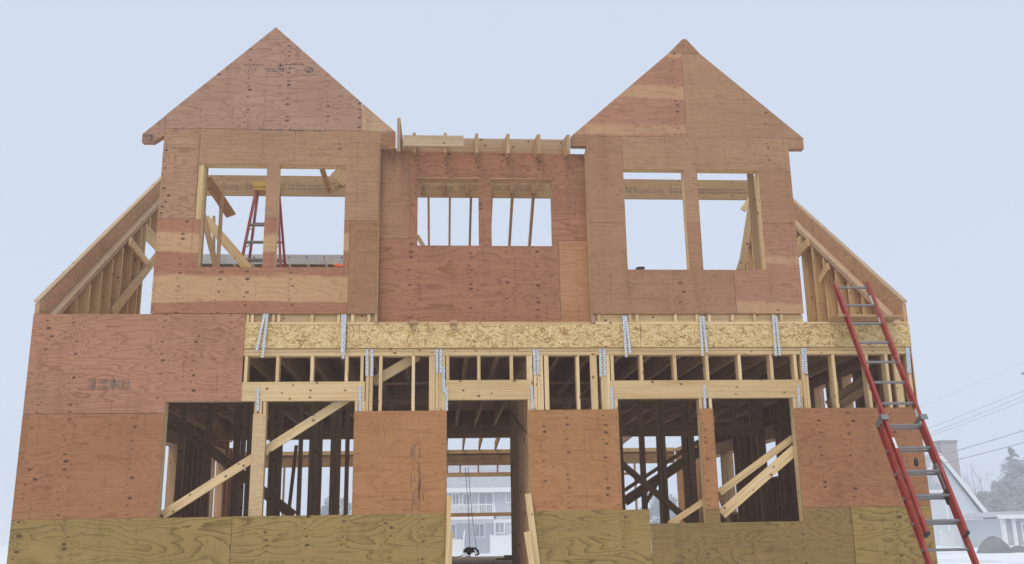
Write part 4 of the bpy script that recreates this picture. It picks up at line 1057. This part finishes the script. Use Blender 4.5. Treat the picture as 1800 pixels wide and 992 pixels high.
# heap of dark earth
def heap(px, w, h, Y, label):
    c = aty(px, 975, Y).x; mb = MB(); n, k = 28, 10
    rr = random.Random(5); ph_ = [rr.uniform(0, 6) for _ in range(4)]
    for j in range(k+1):
        for i in range(n):
            a = 2*math.pi*i/n; r = j/k; wob = 1+.12*math.sin(3*a+ph_[0])+.07*math.sin(7*a+ph_[1])
            mb.v.append((c+w*r*wob*math.cos(a), Y+w*.8*r*wob*math.sin(a), GZ-.05+h*(math.cos(r*math.pi/2)**.8)+rr.uniform(-.04, .04)*(j > 0)))
    for j in range(k):
        for i in range(n):
            i2 = (i+1) % n; mb.f.append((j*n+i, (j+1)*n+i, (j+1)*n+i2, j*n+i2)); mb.uv.append([(0, 0)]*4)
    tag(mb.build('earth_heap', M['soil'], origin=(c, Y, GZ)), label, 'earth heap')
heap(1748, 1.0, 1.0, 46.0, 'rounded dark earth heap in the snow beside the red ladder foot')
heap(1792, .8, .42, 46.5, 'low dark earth heap in the snow at the right edge')

# trees
def conifer(px, pyt, Y, rw, label, n=2600, seed=1, mat='fir'):
    rr = random.Random(seed); t = aty(px, pyt, Y); H = t.z-GZ; bx = t.x
    r = empty('conifer_tree', (bx, Y, GZ), label, 'tree', 'trees in the fog')
    MB().tube([(bx, Y, GZ-.1), (bx+.05, Y, GZ+H*.5), (bx, Y, GZ+H*.97)], [H*.018, H*.012, .02], 7).build('trunk', M['bark'], r)
    mb = MB()
    nb = int(n/26)
    for b in range(nb):
        f = (b+rr.random())/nb; z = GZ+H*(.06+.93*f); L_ = rw*(1-f)**.85*rr.uniform(.55, 1.15)+.15; a = rr.uniform(0, 2*math.pi)
        d = Vector((math.cos(a), math.sin(a), 0))
        for k in range(26):
            s_ = rr.random()**.7; droop = -.28*L_*s_*s_+.12*L_*s_
            c = Vector((bx, Y, z))+d*L_*s_+Vector((rr.gauss(0, .12*L_*(.4+s_)), rr.gauss(0, .12*L_*(.4+s_)), droop+rr.gauss(0, .08)))
            u = (d+Vector((rr.gauss(0, .5), rr.gauss(0, .5), rr.gauss(-.2, .3)))).normalized()*rr.uniform(.3, .75)
            w = Vector((rr.gauss(0, 1), rr.gauss(0, 1), rr.gauss(0, .6))).normalized()*rr.uniform(.1, .25)
            i = len(mb.v); mb.v += [tuple(c-w), tuple(c+u), tuple(c+w)]; mb.f.append((i, i+1, i+2)); mb.uv.append([(0, 0)]*3)
    mb.build('crown', M[mat], r)
def bushy(px, pyt, Y, rw, label, n=3000, seed=1, mat='fir2'):
    rr = random.Random(seed); t = aty(px, pyt, Y); H = t.z-GZ; bx = t.x
    r = empty('evergreen_tree', (bx, Y, GZ), label, 'tree', 'trees in the fog')
    tk = MB().tube([(bx, Y, GZ-.1), (bx+.1, Y, GZ+H*.6)], [.25, .1], 7)
    mb = MB(); cl = []
    for k in range(34):
        a = rr.uniform(0, 6.28); zf = rr.uniform(.12, .95); R_ = rw*math.sqrt(max(0.05, 1-((zf-.35)/.66)**2))*rr.uniform(.3, .95)
        c = Vector((bx+R_*math.cos(a), Y+R_*math.sin(a), GZ+H*zf*.93)); cl.append((c, rr.uniform(.35, .8)*rw*.42))
        tk.tube([(bx, Y, GZ+H*zf*.5), tuple((Vector((bx, Y, GZ+H*zf*.5))+c)/2+Vector((0, 0, .2))), tuple(c)], [.08, .05, .02], 5)
    tk.build('trunk', M['bark'], r)
    for k in range(n):
        c, q = rr.choice(cl); v = Vector((rr.gauss(0, 1), rr.gauss(0, 1), rr.gauss(0, .8))).normalized()*q*rr.random()**.4
        p = c+v; u = Vector((rr.gauss(0, 1), rr.gauss(0, 1), rr.gauss(0, 1))).normalized()*rr.uniform(.35, .8); w = u.orthogonal().normalized()*rr.uniform(.15, .35)
        i = len(mb.v); mb.v += [tuple(p-w), tuple(p+u), tuple(p+w)]; mb.f.append((i, i+1, i+2)); mb.uv.append([(0, 0)]*3)
    mb.build('crown', M[mat], r)
def bare(px, pyt, Y, label, seed=1, spread=.5, nb=7):
    rr = random.Random(seed); t = aty(px, pyt, Y); H = t.z-GZ; bx = t.x
    r = empty('bare_tree', (bx, Y, GZ), label, 'tree', 'bare trees in the fog')
    tk = MB().tube([(bx, Y, GZ-.1), (bx+.1, Y, GZ+H*.4), (bx, Y, GZ+H)], [.14, .09, .02], 6); tk.build('trunk', M['bark'], r)
    mb = MB()
    def grow(p, d, L_, rad, lev):
        q = p+d*L_; mb.tube([tuple(p), tuple(p+d*L_*.5+Vector((rr.gauss(0, .05), rr.gauss(0, .05), 0))*L_), tuple(q)], [rad, rad*.7, rad*.4], 4)
        if lev > 0:
            for _ in range(3):
                s_ = rr.uniform(.35, 1); grow(p+d*L_*s_, (d+Vector((rr.gauss(0, .45), rr.gauss(0, .45), rr.gauss(.2, .25)))).normalized(), L_*rr.uniform(.4, .65), rad*.5, lev-1)
    for b in range(nb):
        f = rr.uniform(.15, .9); a = rr.uniform(0, 6.28)
        grow(Vector((bx, Y, GZ+H*f)), Vector((math.cos(a)*spread, math.sin(a)*spread, 1)).normalized(), H*(1-f)*.6+.8, .04, 2)
    mb.build('crown', M['bark'], r)
conifer(1776, 786, 180, 5.2, 'tallest pointed conifer in the fog at the right', 3600, 3)
bushy(1805, 800, 175, 7.6, 'tall broad evergreen at the right edge in fog', 4200, 4)
bushy(1768, 838, 172, 5.4, 'broad evergreen below the pointed conifer', 3600, 5)
bushy(1740, 858, 170, 4.0, 'rounded evergreen left of the pointed conifer', 3000, 6)
bushy(1716, 885, 168, 3.0, 'small low evergreen beside the gabled house', 2200, 7)
bushy(1800, 870, 165, 5.6, 'low wide evergreen behind the porch roof', 3200, 8)
bare(1708, 818, 170, 'slender bare tree right of the brick chimney', 11)
bare(1722, 832, 175, 'thin bare tree between chimney and evergreens', 12)
bare(1694, 838, 172, 'small bare tree close to the brick chimney', 13)
bushy(1160, 862, 190, 5.0, 'pale evergreen seen through the right hand opening', 2600, 21)
bushy(596, 868, 190, 4.5, 'pale evergreen seen through the left hand opening', 2400, 22)

# power lines between two poles
WY = 60.0
pa, pb = aty(1490, 900, WY).x, aty(2030, 900, WY).x
for x, lab in ((pa, 'left utility pole carrying the power lines behind the house'), (pb, 'right utility pole carrying the power lines')):
    e = empty('utility_pole', (x, WY, GZ), lab, 'utility pole')
    hgt = 8.8 if x == pa else 19
    MB().tube([(x, WY+.2, GZ-.2), (x, WY+.2, hgt)], [.16, .11], 10).build('pole', M['pole'], e)
    MB().box(x-.05, x+.05, WY-.9, WY+.9, hgt-.5, hgt-.38).build('crossarm', M['pole'], e)
for (a, b), r_, lab in ((((1655, 800), (1800, 757)), .030, 'thick upper of the two lowest power lines'), (((1665, 813), (1800, 778)), .030, 'lowest thick power line'),
                        (((1640, 750), (1800, 687)), .014, 'highest of three thin middle power lines'), (((1640, 760), (1800, 696)), .014, 'centre one of three thin middle power lines'),
                        (((1640, 765), (1800, 705)), .014, 'lowest of three thin middle power lines'), (((1640, 706), (1800, 636)), .008, 'topmost faint thin wire')):
    p, q = aty(*a, WY), aty(*b, WY); d = (q-p)/(q.x-p.x)
    pts = []
    for k in range(15):
        x = pa+(pb-pa)*k/14; f = (x-p.x)/(q.x-p.x)
        pts.append(p+d*(x-p.x)+Vector((0, 0, .35*(f*(f-1))*.25)))
    o = MB().tube(pts, r_, 5).build('power_line', M['steel'], origin=pts[0]); tag(o, lab, 'power line', 'power lines')
# street lamp whose head reaches into the frame
q = aty(1799, 656, 42); lx = q.x
sl_ = empty('street_lamp', (lx+1.6, 42, GZ), 'grey street lamp head at the right edge of the sky', 'street lamp')
MB().tube([(lx+1.6, 42, GZ), (lx+1.6, 42, q.z-.3), (lx+1.45, 42, q.z-.02), (lx+.4, 42, q.z+.02)], [.09, .07, .05, .04], 8).build('pole', M['steel'], sl_)
MB().tube([(lx-.16, 42, q.z-.05), (lx-.02, 42, q.z-.02), (lx+.25, 42, q.z), (lx+.5, 42, q.z+.02)], [.02, .09, .11, .06], 10).build('lamp_head', M['steel'], sl_, smooth=True)

# ---- fog
hm = bpy.data.materials.new('haze'); hm.use_nodes = True; t = hm.node_tree; t.nodes.clear()
pv = t.nodes.new('ShaderNodeVolumePrincipled'); ho = t.nodes.new('ShaderNodeOutputMaterial')
pv.inputs['Color'].default_value = (.88, .90, .93, 1); pv.inputs['Density'].default_value = .0028; pv.inputs['Anisotropy'].default_value = .2
t.links.new(pv.outputs[0], ho.inputs['Volume'])
hb = MB().box(-930, 940, -930, 930, GZ-1.0, 13.5)
tag(hb.build('haze', hm), 'pale even fog over the whole site', 'fog', kind='stuff')
